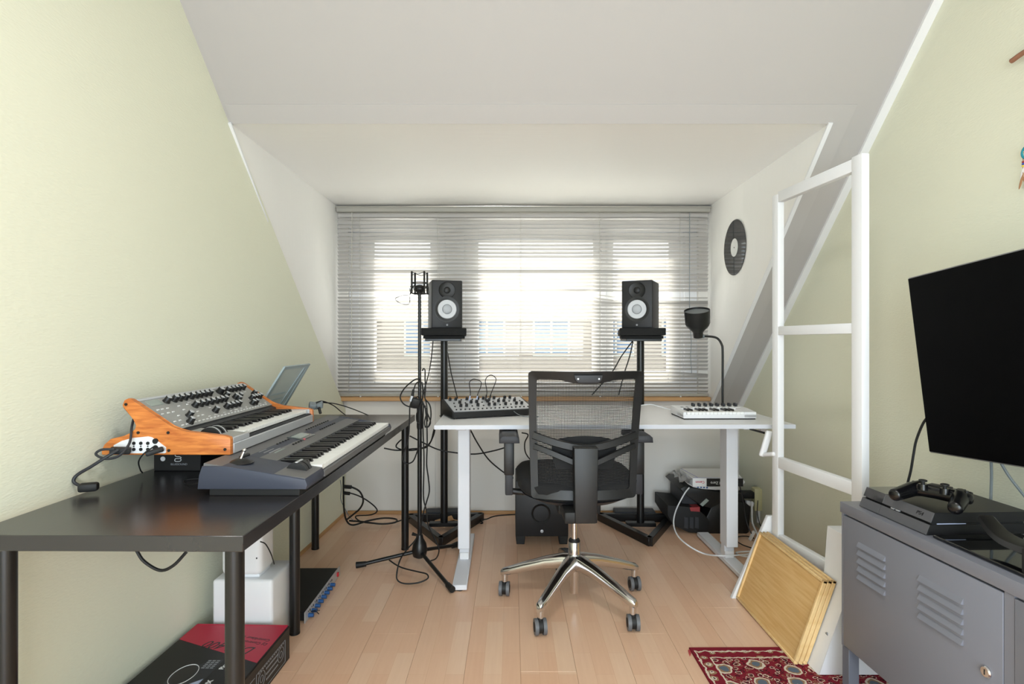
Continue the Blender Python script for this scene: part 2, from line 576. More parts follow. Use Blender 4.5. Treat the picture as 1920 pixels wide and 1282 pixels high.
# boards trimming the dormer opening and the strip along the right wall
def slope_board(x0, x1, ya, yb, t, x0b=None, x1b=None):
    x0b = x0 if x0b is None else x0b; x1b = x1 if x1b is None else x1b
    nrm = Vector((0, -SL, -1)).normalized() * t
    vs = [Vector((x0, ya, roofz(ya))), Vector((x1, ya, roofz(ya))), Vector((x1b, yb, roofz(yb))), Vector((x0b, yb, roofz(yb)))]
    vs = vs + [v + nrm for v in vs]
    q = MB(); q._add(vs, [(0,1,2,3),(7,6,5,4),(0,4,5,1),(1,5,6,2),(2,6,7,3),(3,7,4,0)])
    return q
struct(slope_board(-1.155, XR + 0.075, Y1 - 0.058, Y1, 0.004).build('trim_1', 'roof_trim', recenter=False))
struct(slope_board(XR, XR + 0.075, Y1, YB - 0.01, 0.004).build('trim_2', 'roof_trim', recenter=False))
struct(slope_board(XW - 0.035, XW, roofy(ZT) + 0.03, YB - 0.01, 0.012).build('trim_3', 'white_gloss', recenter=False))
# dormer: ceiling, cheeks, lip
struct(MB().b2((XL - 0.06, Y1, ZC), (XR + 0.06, YB + 0.12, ZC + 0.07)).build('ceiling_dormer', 'dormer_paint'))
cheek = [(Y1 - 0.004, ZC + 0.02), (YB + 0.05, ZC + 0.02), (YB + 0.05, roofz(YB + 0.05)), (Y1 - 0.004, ZC)]
struct(MB().prism(cheek, XL - 0.06, XL + 0.003, 'x').build('wall_dormer_left', 'dormer_paint', recenter=False))
struct(MB().prism(cheek, XR - 0.003, XR + 0.06, 'x').build('wall_dormer_right', 'dormer_paint', recenter=False))
struct(slope_board(XR - 0.012, XR + 0.006, Y1 - 0.004, YB - 0.03, 0.010).build('trim_4', 'white_gloss', recenter=False))
struct(slope_board(XL - 0.004, XL + 0.010, Y1 - 0.004, YB - 0.03, 0.010).build('trim_5', 'white_gloss', recenter=False))
# window wall with opening
WX0, WX1, WZ0, WZ1 = -1.10, 1.25, 0.80, 1.965
m = MB()
m.b2((-1.45, YB, -0.02), (1.65, YB + 0.12, WZ0)); m.b2((-1.45, YB, WZ1), (1.65, YB + 0.12, ZC + 0.02))
m.b2((-1.45, YB, WZ0), (WX0, YB + 0.12, WZ1)); m.b2((WX1, YB, WZ0), (1.65, YB + 0.12, WZ1))
kw = struct(m.build('wall_back', 'knee_paint', recenter=False))
for a, b_ in ((xw(3.8) + 0.01, -0.515), (-0.511, 0.42), (0.424, 1.505)):
    MB().b2((a, YB - 0.006, 0.022), (b_, YB + 0.002, 0.64 if b_ > 1.4 else 0.757), 0.001, 1).build('panel', 'knee_paint', kw)
MB().tube([(-0.478, YB - 0.008, 0.655), (-0.478, YB - 0.028, 0.657), (-0.455, YB - 0.030, 0.650)], 0.004, 8).build('latch', 'black_metal', kw)
struct(MB().b2((-1.155, YB - 0.085, 0.762), (1.305, YB + 0.02, 0.788), 0.003, 1).build('window_sill', 'sill_wood'))
struct(MB().b2((-1.10, YB - 0.018, 0.0), (1.52, YB, 0.020), 0.002, 1).build('baseboard_back', 'sill_wood'))
m = MB()
q = [(xw(1.2), 1.2), (xw(3.78), 3.78)]
vs = []
for z in (0, 0.018):
    for dx in (0, 0.012):
        for (a, b_) in q: vs.append((a + dx - 0.002, b_, z))
m._add(vs, [(0,1,3,2),(4,6,7,5),(0,4,5,1),(2,3,7,6),(0,2,6,4),(1,5,7,3)])
struct(m.build('baseboard_left', 'sill_wood', recenter=False))

# unseen flush ceiling lamp, added to lift walls and floor
lamp = thing('added_ceiling_lamp', 'added round white ceiling lamp, unseen above the viewer', 'lamp', (0.15, 0.55, ZT - 0.02))
MB().lathe([(0.001, 0.0), (0.17, 0.0), (0.17, -0.03), (0.15, -0.035), (0.001, -0.035)], 40).build('base', 'white_metal', lamp)
lo_ = bpy.data.lights.new('ceiling_fill_light', 'AREA'); lo_.shape = 'DISK'; lo_.size = 0.30; lo_.energy = 8; lo_.color = (1.0, 0.98, 0.95)
lb_ = bpy.data.objects.new('ceiling_fill_light', lo_); COL.objects.link(lb_); lb_.parent = lamp; lb_.location = (0, 0, -0.04)
# window: frame, sashes, panes
win = thing('window_1', 'white plastic three-pane window behind the blind', 'window', (0.075, 3.87, 0.80))
del win['category']; del win['label']
win['kind'] = 'structure'
O = Vector((0.075, 3.87, 0.80))
def wb(mb, x0, x1, z0, z1, y0, y1): mb.b2((x0 - O.x, y0 - O.y, z0 - O.z), (x1 - O.x, y1 - O.y, z1 - O.z), 0.004, 1)
PAN = [(-0.929, -0.554), (-0.226, 0.547), (0.685, 1.057)]
PZ0, PZ1 = 0.950, 1.825
m = MB()
wb(m, WX0, WX1, WZ0, 0.87, 3.82, 3.90); wb(m, WX0, WX1, 1.89, WZ1, 3.82, 3.90)
wb(m, WX0, -1.03, 0.87, 1.89, 3.82, 3.90); wb(m, 1.16, WX1, 0.87, 1.89, 3.82, 3.90)
wb(m, -0.45, -0.32, 0.87, 1.89, 3.82, 3.90); wb(m, 0.60, 0.635, 0.87, 1.89, 3.82, 3.90)
m.build('window_frame', 'pvc', win)
for i, (a, b_) in enumerate(PAN):
    oa, ob = [(-1.03, -0.45), (-0.32, 0.60), (0.635, 1.16)][i]
    m = MB()
    wb(m, oa, a, 0.87, 1.89, 3.83, 3.885); wb(m, b_, ob, 0.87, 1.89, 3.83, 3.885)
    wb(m, a, b_, 0.87, PZ0, 3.83, 3.885); wb(m, a, b_, PZ1, 1.89, 3.83, 3.885)
    s = m.build('sash', 'pvc', win)
    g = MB().b2((a - 0.01, 3.862, PZ0 - 0.01), (b_ + 0.01, 3.870, PZ1 + 0.01)).build('pane', 'glass')
    g.location = g.location - O - s.location
    g.parent = s

# ------------------------------------------------------------------ outside
grd = struct(MB().b2((-40, 4.6, -5.1), (40, 60, -5.0)).build('ground', 'lawn'))
hs = thing('neighbour_house', 'pale brick terraced house seen through the blind slats', 'house', (2.0, 26, -5.0))
MB().b2((-11, 0, 0), (13, 7, 7.2)).build('wall', 'brick', hs)
MB().prism([(-0.4, 7.2), (7.4, 7.2), (3.5, 8.9)], -11.3, 13.3, 'x').build('roof', 'roof_tile', hs)
for k in range(8):
    for zz in (2.8, 5.5):
        xx = -9.9 + k * 2.95
        f = MB().b2((xx, -0.08, zz), (xx + 1.7, 0.03, zz + 1.7), 0.02, 1).build('window', 'outside_white', hs)
        p_ = MB().b2((xx + 0.1, -0.10, zz + 0.1), (xx + 0.8, -0.06, zz + 1.6)).build('pane', 'outside_glass')
        p2_ = MB().b2((xx + 0.9, -0.10, zz + 0.1), (xx + 1.6, -0.06, zz + 1.6)).build('pane', 'outside_glass')
        for p in (p_, p2_):
            p.location = p.location - f.location; p.parent = f
tr = thing('garden_tree', 'leafy tree outside behind the left window pane', 'tree', (-6.2, 21, -5.0))
MB().cyl((0, 0, 0), (0.1, 0, 3.2), 0.16, 0.09, 8).build('trunk', 'stick', tr)
m = MB()
for k in range(26):
    a = random.uniform(0, 6.28); r = random.uniform(0, 2.3)
    m.ball((r * math.cos(a), r * math.sin(a) * 0.6, random.uniform(2.6, 5.4) - r * 0.25), random.uniform(0.4, 0.8), 8, 6)
m.build('crown', 'leaves', tr)

# unseen white ledge added outside the window to bounce sunlight onto the dormer ceiling
struct(MB().prism([(3.93, 0.74), (4.75, 0.60), (4.75, 0.56), (3.93, 0.70)], -1.4, 1.6, 'x').build('bounce_ledge', 'outside_white', recenter=False))
# ------------------------------------------------------------------ venetian blind
BY = 3.745
BX0, BX1 = -1.152, 1.296
BC = (BX0 + BX1) / 2
bl = thing('venetian_blind', 'wide grey aluminium venetian blind hanging over the dormer window', 'blind', (BC, BY, 0.79))
def bloc(x, y, z): return (x - BC, y - BY, z - 0.79)
m = MB()
m.b2(bloc(BX0 - 0.006, BY - 0.018, 2.006), bloc(BX1 + 0.012, BY + 0.018, 2.040), 0.003, 1)
m.b2(bloc(BX0 - 0.012, BY - 0.024, 2.032), bloc(BX1 + 0.018, BY + 0.02, 2.043), 0.002, 1)
m.build('headrail', 'blind_rail', bl)
def slat_mesh(tilt, zfun=None):
    """curved strip; room-side edge high. tilt in radians"""
    q = MB()
    W, nseg = 0.0252, 4
    xs = [BX0 - BC + (BX1 - BX0) * i / (24 if zfun else 1) for i in range(25 if zfun else 2)]
    rows = []
    for xx in xs:
        row = []
        for k in range(nseg + 1):
            s = (k / nseg - 0.5)
            yy, zz = s * W, 0.0022 * (1 - 4 * s * s)
            ca, sa = math.cos(tilt), math.sin(tilt)
            y2 = yy * ca + zz * sa; z2 = -yy * sa + zz * ca
            row.append(q.bm.verts.new((xx, y2, z2 + (zfun(xx + BC) if zfun else 0))))
        rows.append(row)
    for a, b_ in zip(rows, rows[1:]):
        for k in range(nseg): q.bm.faces.new((a[k], a[k + 1], b_[k + 1], b_[k]))
    me = q.mesh(80); me.materials.append(M['slat'])
    return me
base_t = math.radians(38)
NS = 48
ZS0, ZS1 = 1.988, 0.822
tilts = {}
def slat_obj(i, z, tilt, zf=None):
    key = round(tilt, 2)
    if zf: me = slat_mesh(tilt, zf)
    else:
        if key not in tilts: tilts[key] = slat_mesh(tilt)
        me = tilts[key]
    o = bpy.data.objects.new('slat', me); COL.objects.link(o); o.parent = bl
    o.location = bloc(BC, BY, z)
def sag(x):
    t = max(0.0, min(1.0, (x - 0.42) / 0.35)); t = t * t * (3 - 2 * t)
    return -0.026 * t + 0.012 * math.exp(-((x - 0.45) / 0.12) ** 2)
def sag2(x): return sag(x) * 0.55
def droop(x):
    t = max(0.0, min(1.0, (x - 1.05) / 0.2)); return -0.015 * t * t
def bow(x): return 0.010 * math.exp(-((x - BC) / 0.5) ** 2) - 0.004
for i in range(NS):
    z = ZS0 + (ZS1 - ZS0) * i / (NS - 1)
    t = base_t + random.uniform(-0.05, 0.05) * 0
    zf = None
    if i < 5: t = math.radians(58 - 4 * i)
    if i == 1: t = math.radians(20)
    if i == 15: t = math.radians(66)
    if i in (21, 22): zf = sag; t = math.radians(10 if i == 21 else 24)
    if i == 23: zf = sag2
    if i == 42: zf = droop
    if i in (5, 6): zf = bow; t = math.radians(48)
    slat_obj(i, z, t, zf)
MB().b2(bloc(BX0, BY - 0.013, 0.792), bloc(BX1, BY + 0.013, 0.810), 0.003, 2).build('bottom_rail', 'blind_rail', bl)
for px in (677, 822, 977, 1125, 1275):
    xx = (px - 960) * BY / FPX
    for dy in (-0.0125, 0.0125):
        MB().cyl(bloc(xx + dy * 0.3, BY + dy, 0.80), bloc(xx + dy * 0.3, BY + dy, 2.01), 0.0009, n=5).build('ladder_cord', 'cord', bl)
    MB().lathe([(0.001, 0), (0.006, 0.003), (0.006, 0.008), (0.003, 0.012)], 8, Matrix.Translation(bloc(xx, BY - 0.014, 0.783))).build('cord_stop', 'white_plastic', bl)
m = MB().tube([bloc(*P(1293, 398, 3.71)), bloc(*P(1293, 480, 3.705)), bloc(*P(1293, 590, 3.70)), bloc(*P(1296, 640, 3.70)), bloc(*P(1295, 668, 3.70)), bloc(*P(1297, 700, 3.70))], 0.0022, 5)
m.build('pull_cord', 'grey_cable', bl)
m = MB().cyl(bloc(*P(660, 398, 3.715)), bloc(*P(659, 690, 3.70)), 0.0025, n=6)
m.build('tilt_wand', 'cord', bl)

# gramophone record on the dormer cheek
yr = XR * FPX / 419.5
rec = thing('vinyl_record', 'shiny black vinyl record with a white label hung on the dormer side wall', 'record', (XR - 0.003, yr, 1.15 + 177 * yr / FPX - 0.16))
mt = Matrix.Translation((-0.003, 0, 0.16)) @ Matrix.Rotation(math.radians(-90), 4, 'Y')
MB().lathe([(0.001, 0), (0.162, 0), (0.163, 0.0012), (0.162, 0.0026), (0.001, 0.0026)], 64, mt).build('disc', 'vinyl', rec)
MB().lathe([(0.001, 0.0027), (0.053, 0.0027), (0.053, 0.0034), (0.001, 0.0034)], 40, mt).build('paper_label', 'vinyl_label', rec)
MB().lathe([(0.001, 0.0030), (0.0045, 0.0030), (0.0045, 0.0042), (0.001, 0.0042)], 12, mt).build('centre_hole', 'black_matte', rec)
# ------------------------------------------------------------------ long black table on the left
TX0, TX1, TY0, TY1 = -1.158, -0.558, 1.20, 3.20
TZ = 0.74
tb = thing('black_table', 'long black wooden table with round black legs along the left wall', 'table', ((TX0 + TX1) / 2, (TY0 + TY1) / 2, 0), math.radians(-0.6))
MB().b2((-0.3, -1.0, TZ - 0.034), (0.3, 1.0, TZ), 0.0015, 1).build('table_top', 'black_wood', tb)
for (lx, ly) in ((-0.255, -0.945), (0.255, -0.945), (0.0, 0.035), (-0.245, 0.945), (0.255, 0.945)):
    lg = MB().cyl((lx, ly, 0.006), (lx, ly, TZ - 0.036), 0.020, n=24).build('leg', 'black_metal', tb)
    pl = MB().cyl((0, 0, -0.0055), (0, 0, 0.004), 0.0205, n=24).build('foot_cap', 'black_rubber', None, loc=(0, 0, 0)); pl.parent = lg
    pl = MB().cyl((0, 0, TZ - 0.046), (0, 0, TZ - 0.041), 0.034, n=24).build('mounting_plate', 'black_metal', None, loc=(0, 0, 0)); pl.parent = lg

# ------------------------------------------------------------------ keys shared by the keyboards
def key_meshes(ww, wl, wh, bw_, bl_, bh):
    """front of the key at +x, rear at 0; lies along x; y is across"""
    q = MB().b2((0, 0.0005, -wh), (wl, ww - 0.0005, 0), 0.001, 1)
    w_ = q.mesh(); w_.materials.append(M['key_white'])
    q = MB()
    q.prism([(0, 0), (bl_, 0), (bl_ - 0.004, bh), (0, bh)], -bw_ / 2, bw_ / 2, 'y', 0.001, 1)
    b_ = q.mesh(); b_.materials.append(M['key_black'])
    return w_, b_
def lay_keys(parent, n_white, ww, meshes, origin, rot, start=0, flip=False):
    """runs along local +y from origin; start = white note index of the first key (0 = C)"""
    wm, bm_ = meshes
    R = Euler(rot).to_matrix()
    for i in range(n_white):
        o = bpy.data.objects.new('white_key', wm); COL.objects.link(o); o.parent = parent
        o.location = Vector(origin) + R @ Vector((0, i * ww, 0)); o.rotation_euler = rot
        note = (start + i) % 7
        if note in (0, 1, 3, 4, 5) and i < n_white - 1:
            o = bpy.data.objects.new('black_key', bm_); COL.objects.link(o); o.parent = parent
            off = {0: -0.10, 1: 0.10, 3: -0.12, 4: 0, 5: 0.12}[note] * ww * 0.6
            o.location = Vector(origin) + R @ Vector((0, (i + 1) * ww + off, 0)); o.rotation_euler = rot

# ------------------------------------------------------------------ grey synthesizer at the table edge
SX, SY = -0.838, 1.507
sy = thing('keyboard_synthesizer', 'large dark grey five-octave synthesizer on the front edge of the black table', 'synthesizer', (SX, SY, TZ), math.radians(-0.4))
LEN, DEP = 1.02, 0.292
def top(x): return 0.088 - (0.088 - 0.046) * (x / DEP)
MB().b2((0.03, 0.004, 0), (0.272, LEN - 0.02, 0.020), 0.002, 1).build('base', 'black_matte', sy)
kx0, ky0, ky1 = 0.158, 0.138, 0.138 + 36 * 0.0238
# near end cheek, far end cheek, rear body, front lip
endp = [(0, 0.018), (0.290, 0.018), (0.294, 0.030), (0.288, 0.046), (0.075, 0.079), (0.012, 0.079), (0.004, 0.055)]
MB().prism(endp, 0, ky0, 'y', 0.003, 2).build('end_block', 'synth_side', sy)
MB().prism(endp, ky1, LEN, 'y', 0.003, 2).build('end_block', 'synth_side', sy)
MB().prism([(0.004, 0.018), (kx0, 0.018), (kx0, top(kx0) - 0.004), (0.08, 0.078), (0.012, 0.079), (0.004, 0.055)], ky0, ky1, 'y').build('body', 'synth_side', sy)
MB().prism([(kx0, 0.018), (0.288, 0.018), (0.288, 0.036), (kx0, 0.036)], ky0, ky1, 'y').build('key_bed', 'black_matte', sy)
MB().prism([(0.281, 0.018), (0.294, 0.020), (0.294, 0.036), (0.281, 0.038)], ky0, ky1, 'y', 0.001, 1).build('front_rail', 'synth_grey', sy)
pa = math.atan2(0.042, DEP)
def on(x, y, h=0.0): return (x + h * math.sin(pa), y, top(x) + h * math.cos(pa))
tp = MB().prism([(0.012, top(0.012) - 0.012), (0.155, top(0.155) - 0.006), (0.155, top(0.155)), (0.014, top(0.014))], 0.006, LEN - 0.006, 'y', 0.0015, 1).build('control_panel', 'synth_grey', sy)
MB().prism([(0.15, top(0.15) - 0.008), (0.288, 0.044), (0.288, 0.0475), (0.15, top(0.15))], 0.003, ky0 - 0.002, 'y', 0.001, 1).build('wheel_panel', 'synth_grey', sy)
MB().prism([(0.15, top(0.15) - 0.008), (0.288, 0.044), (0.288, 0.0475), (0.15, top(0.15))], ky1 + 0.002, LEN - 0.003, 'y', 0.001, 1).build('end_panel', 'synth_grey', sy)
km = key_meshes(0.0238, 0.128, 0.014, 0.012, 0.084, 0.0105)
lay_keys(sy, 36, 0.0238, km, (kx0, ky0, 0.0535), (0, 0, 0), 0)
# wheels, joystick, display, buttons
for wy in (0.083, 0.107):
    MB().cyl((0.235, wy - 0.009, 0.043), (0.235, wy + 0.009, 0.043), 0.031, n=36).build('pitch_wheel', 'black_satin', sy)
    MB().b2((0.232, wy - 0.0092, 0.0725), (0.240, wy + 0.0092, 0.0755), 0.001, 1).build('wheel_notch', 'silver', sy)
MB().lathe([(0.001, 0.012), (0.012, 0.011), (0.024, 0.006), (0.030, 0.0), (0.034, 0.001), (0.035, 0.0)], 28, Matrix.Translation(on(0.085, 0.062, 0.0005))).build('joystick_dome', 'black_satin', sy)
js = MB().cyl(on(0.085, 0.062, 0.010), on(0.088, 0.070, 0.032), 0.0035, n=10).ball(on(0.088, 0.070, 0.034), 0.0055, 10, 8).build('joystick', 'chrome', sy)
MB().box(on(0.065, 0.128, 0.003), (0.010, 0.05, 0.008), (0, pa, 0), 0.002, 1).build('slider', 'black_satin', sy)
MB().box(on(0.088, 0.50, 0.001), (0.058, 0.115, 0.004), (0, pa, 0), 0.001, 1).build('display_bezel', 'lcd_dark', sy)
MB().box(on(0.086, 0.50, 0.0025), (0.034, 0.085, 0.003), (0, pa, 0)).build('display', 'lcd', sy)
bt = MB().box((0, 0, 0), (0.006, 0.0075, 0.005), (0, pa, 0), 0.001, 1).build('button', 'black_satin', sy, loc=(0, 0, 0))
first = True
for (bx, ys) in ((0.075, [0.33 + 0.022 * k for k in range(5)]), (0.115, [0.36 + 0.022 * k for k in range(4)]), (0.062, [0.62 + 0.024 * k for k in range(11)]), (0.100, [0.66 + 0.024 * k for k in range(8)])):
    for yy in ys:
        if first: bt.location = on(bx, yy, 0.002); first = False
        else: part_copy(bt, 'button', sy, on(bx, yy, 0.002))
MB().box(on(0.115, 0.455, 0.002), (0.007, 0.010, 0.005), (0, pa, 0), 0.001, 1).build('record_button', 'pink_button', sy)
for (bx, yy, l, mm) in ((0.075, 0.225, 0.05, 'print_grey'), (0.088, 0.235, 0.07, 'print_grey'), (0.102, 0.25, 0.08, 'print_grey'), (0.114, 0.255, 0.07, 'lcd'), (0.135, 0.10, 0.03, 'print_grey')):
    MB().box(on(bx, yy, 0.0006), (0.005, l, 0.0008), (0, pa, 0)).build('printed_line', mm, sy)

# ------------------------------------------------------------------ wooden-sided analogue synthesizer
MX, MY, MZ = -1.178, 1.625, 0.826
mg = thing('analogue_synthesizer', 'analogue synthesizer with orange wooden sides and rows of black knobs', 'synthesizer', (MX, MY, MZ), 0.0)
prof = [(0,2),(0,15),(8,30),(26,46),(66,55),(88,63),(99,73),(102,85),(94,103),(62,135),(59.7,143),(65,157),(76,162),(85,160),(95.5,152.5),(199,80),(221,71),(246,67),(353,55),(367,51),(370,45),(370,1),(365,0),(3,0)]
prof = [(a / 1000, b / 1000) for a, b in prof]
ML = 0.686
MB().prism(prof, 0, 0.018, 'y', 0.0025, 2).build('side_panel', 'moog_wood', mg)
MB().prism(prof, ML - 0.018, ML, 'y', 0.0025, 2).build('side_panel', 'moog_wood', mg)
# chassis between the sides
MB().prism([(0.012, 0.006), (0.365, 0.006), (0.365, 0.034), (0.225, 0.034), (0.222, 0.060), (0.196, 0.070), (0.092, 0.143), (0.080, 0.150), (0.072, 0.140), (0.105, 0.09), (0.09, 0.055), (0.015, 0.03)], 0.018, ML - 0.018, 'y').build('chassis', 'charcoal', mg)
A, B = Vector((0.090, 0, 0.1515)), Vector((0.208, 0, 0.0705))
dv = (B - A); dn = Vector((-dv.z, 0, dv.x)).normalized()
if dn.z < 0: dn = -dn
def mp_(t, s, h=0.0):
    return A + dv * t + dn * h + Vector((0, 0.018 + s * (ML - 0.036), 0))
ang = math.atan2(-dv.z, dv.x)
MB().box((A + B) / 2 + Vector((0, ML / 2, 0)) - dn * 0.002, (dv.length, ML - 0.037, 0.005), (0, ang, 0), 0.001, 1).build('control_panel', 'panel_grey', mg)
MB().box(A + Vector((0, ML / 2, 0)) - dn * 0.001 + dv * -0.02, (0.010, ML - 0.038, 0.010), (0, ang, 0), 0.002, 1).build('top_rail', 'silver', mg)
MB().box(mp_(0.13, 0.085, 0.001), (0.026, 0.060, 0.0015), (0, ang, 0)).build('display', 'lcd', mg)
def knob_mesh(r, h):
    q = MB().lathe([(r * 1.18, 0), (r * 1.18, 0.002), (r, 0.004), (r * 0.92, h - 0.001), (r * 0.85, h)], 20)
    return q
kn = knob_mesh(0.0100, 0.0185).build('knob', 'black_satin', mg, loc=(0, 0, 0))
kc = MB().lathe([(0.0001, 0.0), (0.0078, 0.0), (0.0076, 0.0008), (0.0001, 0.0010)], 16).build('knob_cap', 'silver', None, loc=(0, 0, 0.0183)); kc.parent = kn
rows = {0.16: [.165, .225, .27, .315, .37, .415, .455, .50, .545, .74, .785, .83, .875, .925],
        0.34: [.66], 0.46: [.31, .36, .41, .46, .51, .555, .60, .72, .77, .955],
        0.56: [.72], 0.62: [.86, .895, .93, .965], 0.72: [.175, .53, .575, .62, .66],
        0.76: [.40], 0.80: [.80, .84], 0.90: [.125]}
first = True
for t, ss in rows.items():
    for s in ss:
        if first: kn.location = mp_(t, s, 0.001); kn.rotation_euler = (0, ang, 0); first = False
        else:
            k2 = part_copy(kn, 'knob', mg, mp_(t, s, 0.001), (0, ang, 0))
            c2 = part_copy(kc, 'knob_cap', k2, kc.location)
kb = knob_mesh(0.013, 0.020).build('filter_knob', 'black_satin', mg, loc=mp_(0.16, 0.655, 0.001), rot=(0, ang, 0))
kc2 = MB().lathe([(0.0001, 0.0), (0.0102, 0.0), (0.010, 0.0008), (0.0001, 0.0010)], 16).build('knob_cap', 'silver', None, loc=(0, 0, 0.0198)); kc2.parent = kb
q = MB()
for t in (0.36, 0.5, 0.64, 0.78):
    for s in (0.04, 0.08, 0.12, 0.20, 0.24, 0.28):
        if random.random() < 0.8: q.box(mp_(t, s + random.uniform(-.005, .005), 0.0015), (0.004, 0.010, 0.002), (0, ang, 0))
for s in [0.06 + 0.035 * k for k in range(26)]: q.box(mp_(0.93, s, 0.0015), (0.004, 0.010, 0.002), (0, ang, 0))
for k in range(40): q.box(mp_(random.choice([0.30, 0.60, 0.86]), random.uniform(0.3, 0.97), 0.0008), (0.003, random.uniform(.008, .016), 0.001), (0, ang, 0))
q.build('switches', 'print_white', mg, kind='stuff')
# left-hand controls, wheels, keys, front
MB().prism([(0.222, 0.030), (0.364, 0.030), (0.364, 0.047), (0.222, 0.060)], 0.018, 0.118, 'y', 0.001, 1).build('wheel_panel', 'panel_grey', mg)
for wy in (0.055, 0.085):
    MB().cyl((0.285, wy - 0.011, 0.040), (0.285, wy + 0.011, 0.040), 0.032, n=36).build('pitch_wheel', 'black_satin', mg)
    MB().cyl((0.285, wy - 0.0025, 0.040), (0.285, wy + 0.0025, 0.040), 0.0326, n=36).build('wheel_rim', 'silver', mg)
km = key_meshes(0.0241, 0.122, 0.012, 0.0125, 0.080, 0.0095)
lay_keys(mg, 22, 0.0241, km, (0.230, 0.122, 0.050), (0, 0, 0), 0)
MB().b2((0.352, 0.120, 0.018), (0.360, ML - 0.018, 0.036), 0.001, 1).build('key_slip', 'charcoal', mg)
MB().b2((0.358, 0.018, 0.001), (0.372, ML - 0.018, 0.030), 0.0015, 1).build('front_rail', 'silver', mg)
MB().b2((0.358, 0.018, 0.0305), (0.370, 0.120, 0.047), 0.0015, 1).build('front_block', 'silver', mg)
MB().b2((0.225, ML - 0.018 - 0.006, 0.03), (0.36, ML - 0.018, 0.052)).build('key_block', 'silver', mg)
# jack plate on the near side
jp = [(0.036, 0.008), (0.036, 0.028), (0.060, 0.041), (0.090, 0.049), (0.135, 0.0535), (0.146, 0.051), (0.168, 0.036), (0.186, 0.022), (0.186, 0.007), (0.182, 0.005), (0.040, 0.005)]
pl = MB().prism(jp, -0.0022, 0.002, 'y', 0.0006, 1).build('jack_plate', 'white_plastic', mg)
def jack(x, z, r):
    o = MB().cyl((x, -0.004, z), (x, 0.0, z), r, n=14).build('jack_socket', 'black_matte', mg)
for x in (0.095, 0.115, 0.135):
    jack(x, 0.034, 0.0048); jack(x, 0.0165, 0.0048); jack(x, 0.0255, 0.002)
for (x, z) in ((0.156, 0.040), (0.157, 0.021)):
    jack(x, z, 0.0078)
for (x, z) in ((0.071, 0.145), (0.106, 0.064), (0.192, 0.064), (0.194, 0.013), (0.355, 0.016)):
    MB().cyl((x, -0.0022, z), (x, 0.001, z), 0.0042, n=12).build('screw', 'black_metal', mg)
# plugs and lead into the left side
ca = thing('audio_lead', 'dark grey leads plugged into the wooden synthesizer side by the wall', 'cable', P(172, 918, 1.55))
Oc = Vector(ca.location)
def rel(p): return Vector(p) - Oc
MB().box(rel((MX + 0.070, MY - 0.022, MZ + 0.017)), (0.05, 0.030, 0.018), (0, 0.1, 0.5), 0.004, 2).build('plug', 'black_rubber', ca)
MB().box(rel((MX + 0.165, MY - 0.020, MZ + 0.014)), (0.045, 0.024, 0.013), (0, -0.25, 0.6), 0.004, 2).build('plug', 'black_rubber', ca)
def T(pts, r, name='lead', mt='charcoal', par=None, relf=rel):
    return MB().tube([relf(p) for p in pts], r, 8).build(name, mt, par)
T([P(252, 780, 1.66), P(247, 800, 1.63), P(243, 830, 1.60), P(225, 853, 1.57), P(200, 860, 1.56), P(180, 852, 1.56), P(190, 843, 1.57), P(215, 842, 1.58)], 0.0035, par=ca)
T([P(222, 843, 1.58), P(200, 856, 1.56), P(170, 875, 1.55), P(145, 890, 1.545), P(138, 902, 1.54), P(150, 910, 1.54), P(170, 911, 1.53)], 0.0045, par=ca)
MB().box(rel(P(166, 913, 1.52)), (0.045, 0.028, 0.022), (0, 0, 0.4), 0.006, 2).build('plug', 'black_rubber', ca)
T([P(287, 838, 1.60), P(270, 850, 1.585), P(260, 865, 1.60), P(263, 880, 1.66), P(267, 886, 1.70)], 0.0020, mt='black_rubber', par=ca)

# black box under the wooden synthesizer
bx = thing('audio_box', 'black cardboard box reading BLUESOUND under the wooden synthesizer', 'box', (-1.015, 1.80, TZ))
MB().b2((-0.124, 0.0, 0), (0.026, 0.16, 0.085), 0.002, 1).build('carton', 'card_black', bx)
text('lettering', 'BLUESOUND', 0.0092, 'print_grey', bx, (-0.043, -0.0006, 0.0215), (1, 0, 0), (0, 0, 1))
q = MB()
q.tube([(c_ - 0.046, -0.001, d_) for c_, d_ in ((-0.007, 0.054), (-0.009, 0.050), (-0.005, 0.0465), (0.006, 0.0455), (0.010, 0.0425), (0.006, 0.040), (-0.006, 0.040), (-0.010, 0.036), (-0.008, 0.031), (0.005, 0.031), (0.010, 0.035), (0.008, 0.040))], 0.0012, 6, sub=3)
q.build('emblem', 'print_white', bx)
MB().cyl((-0.094, -0.0015, 0.039), (-0.094, 0.001, 0.039), 0.0075, n=20).build('seal_sticker', 'print_white', bx)
tag(MB().tube([P(375, 905, 1.60), P(352, 908, 1.62), P(345, 902, 1.66), P(360, 898, 1.68), P(392, 897, 1.70)], 0.0016, 6).build('thin_lead', 'black_rubber'), 'thin black lead curled on the table beside the large synthesizer', 'cable')

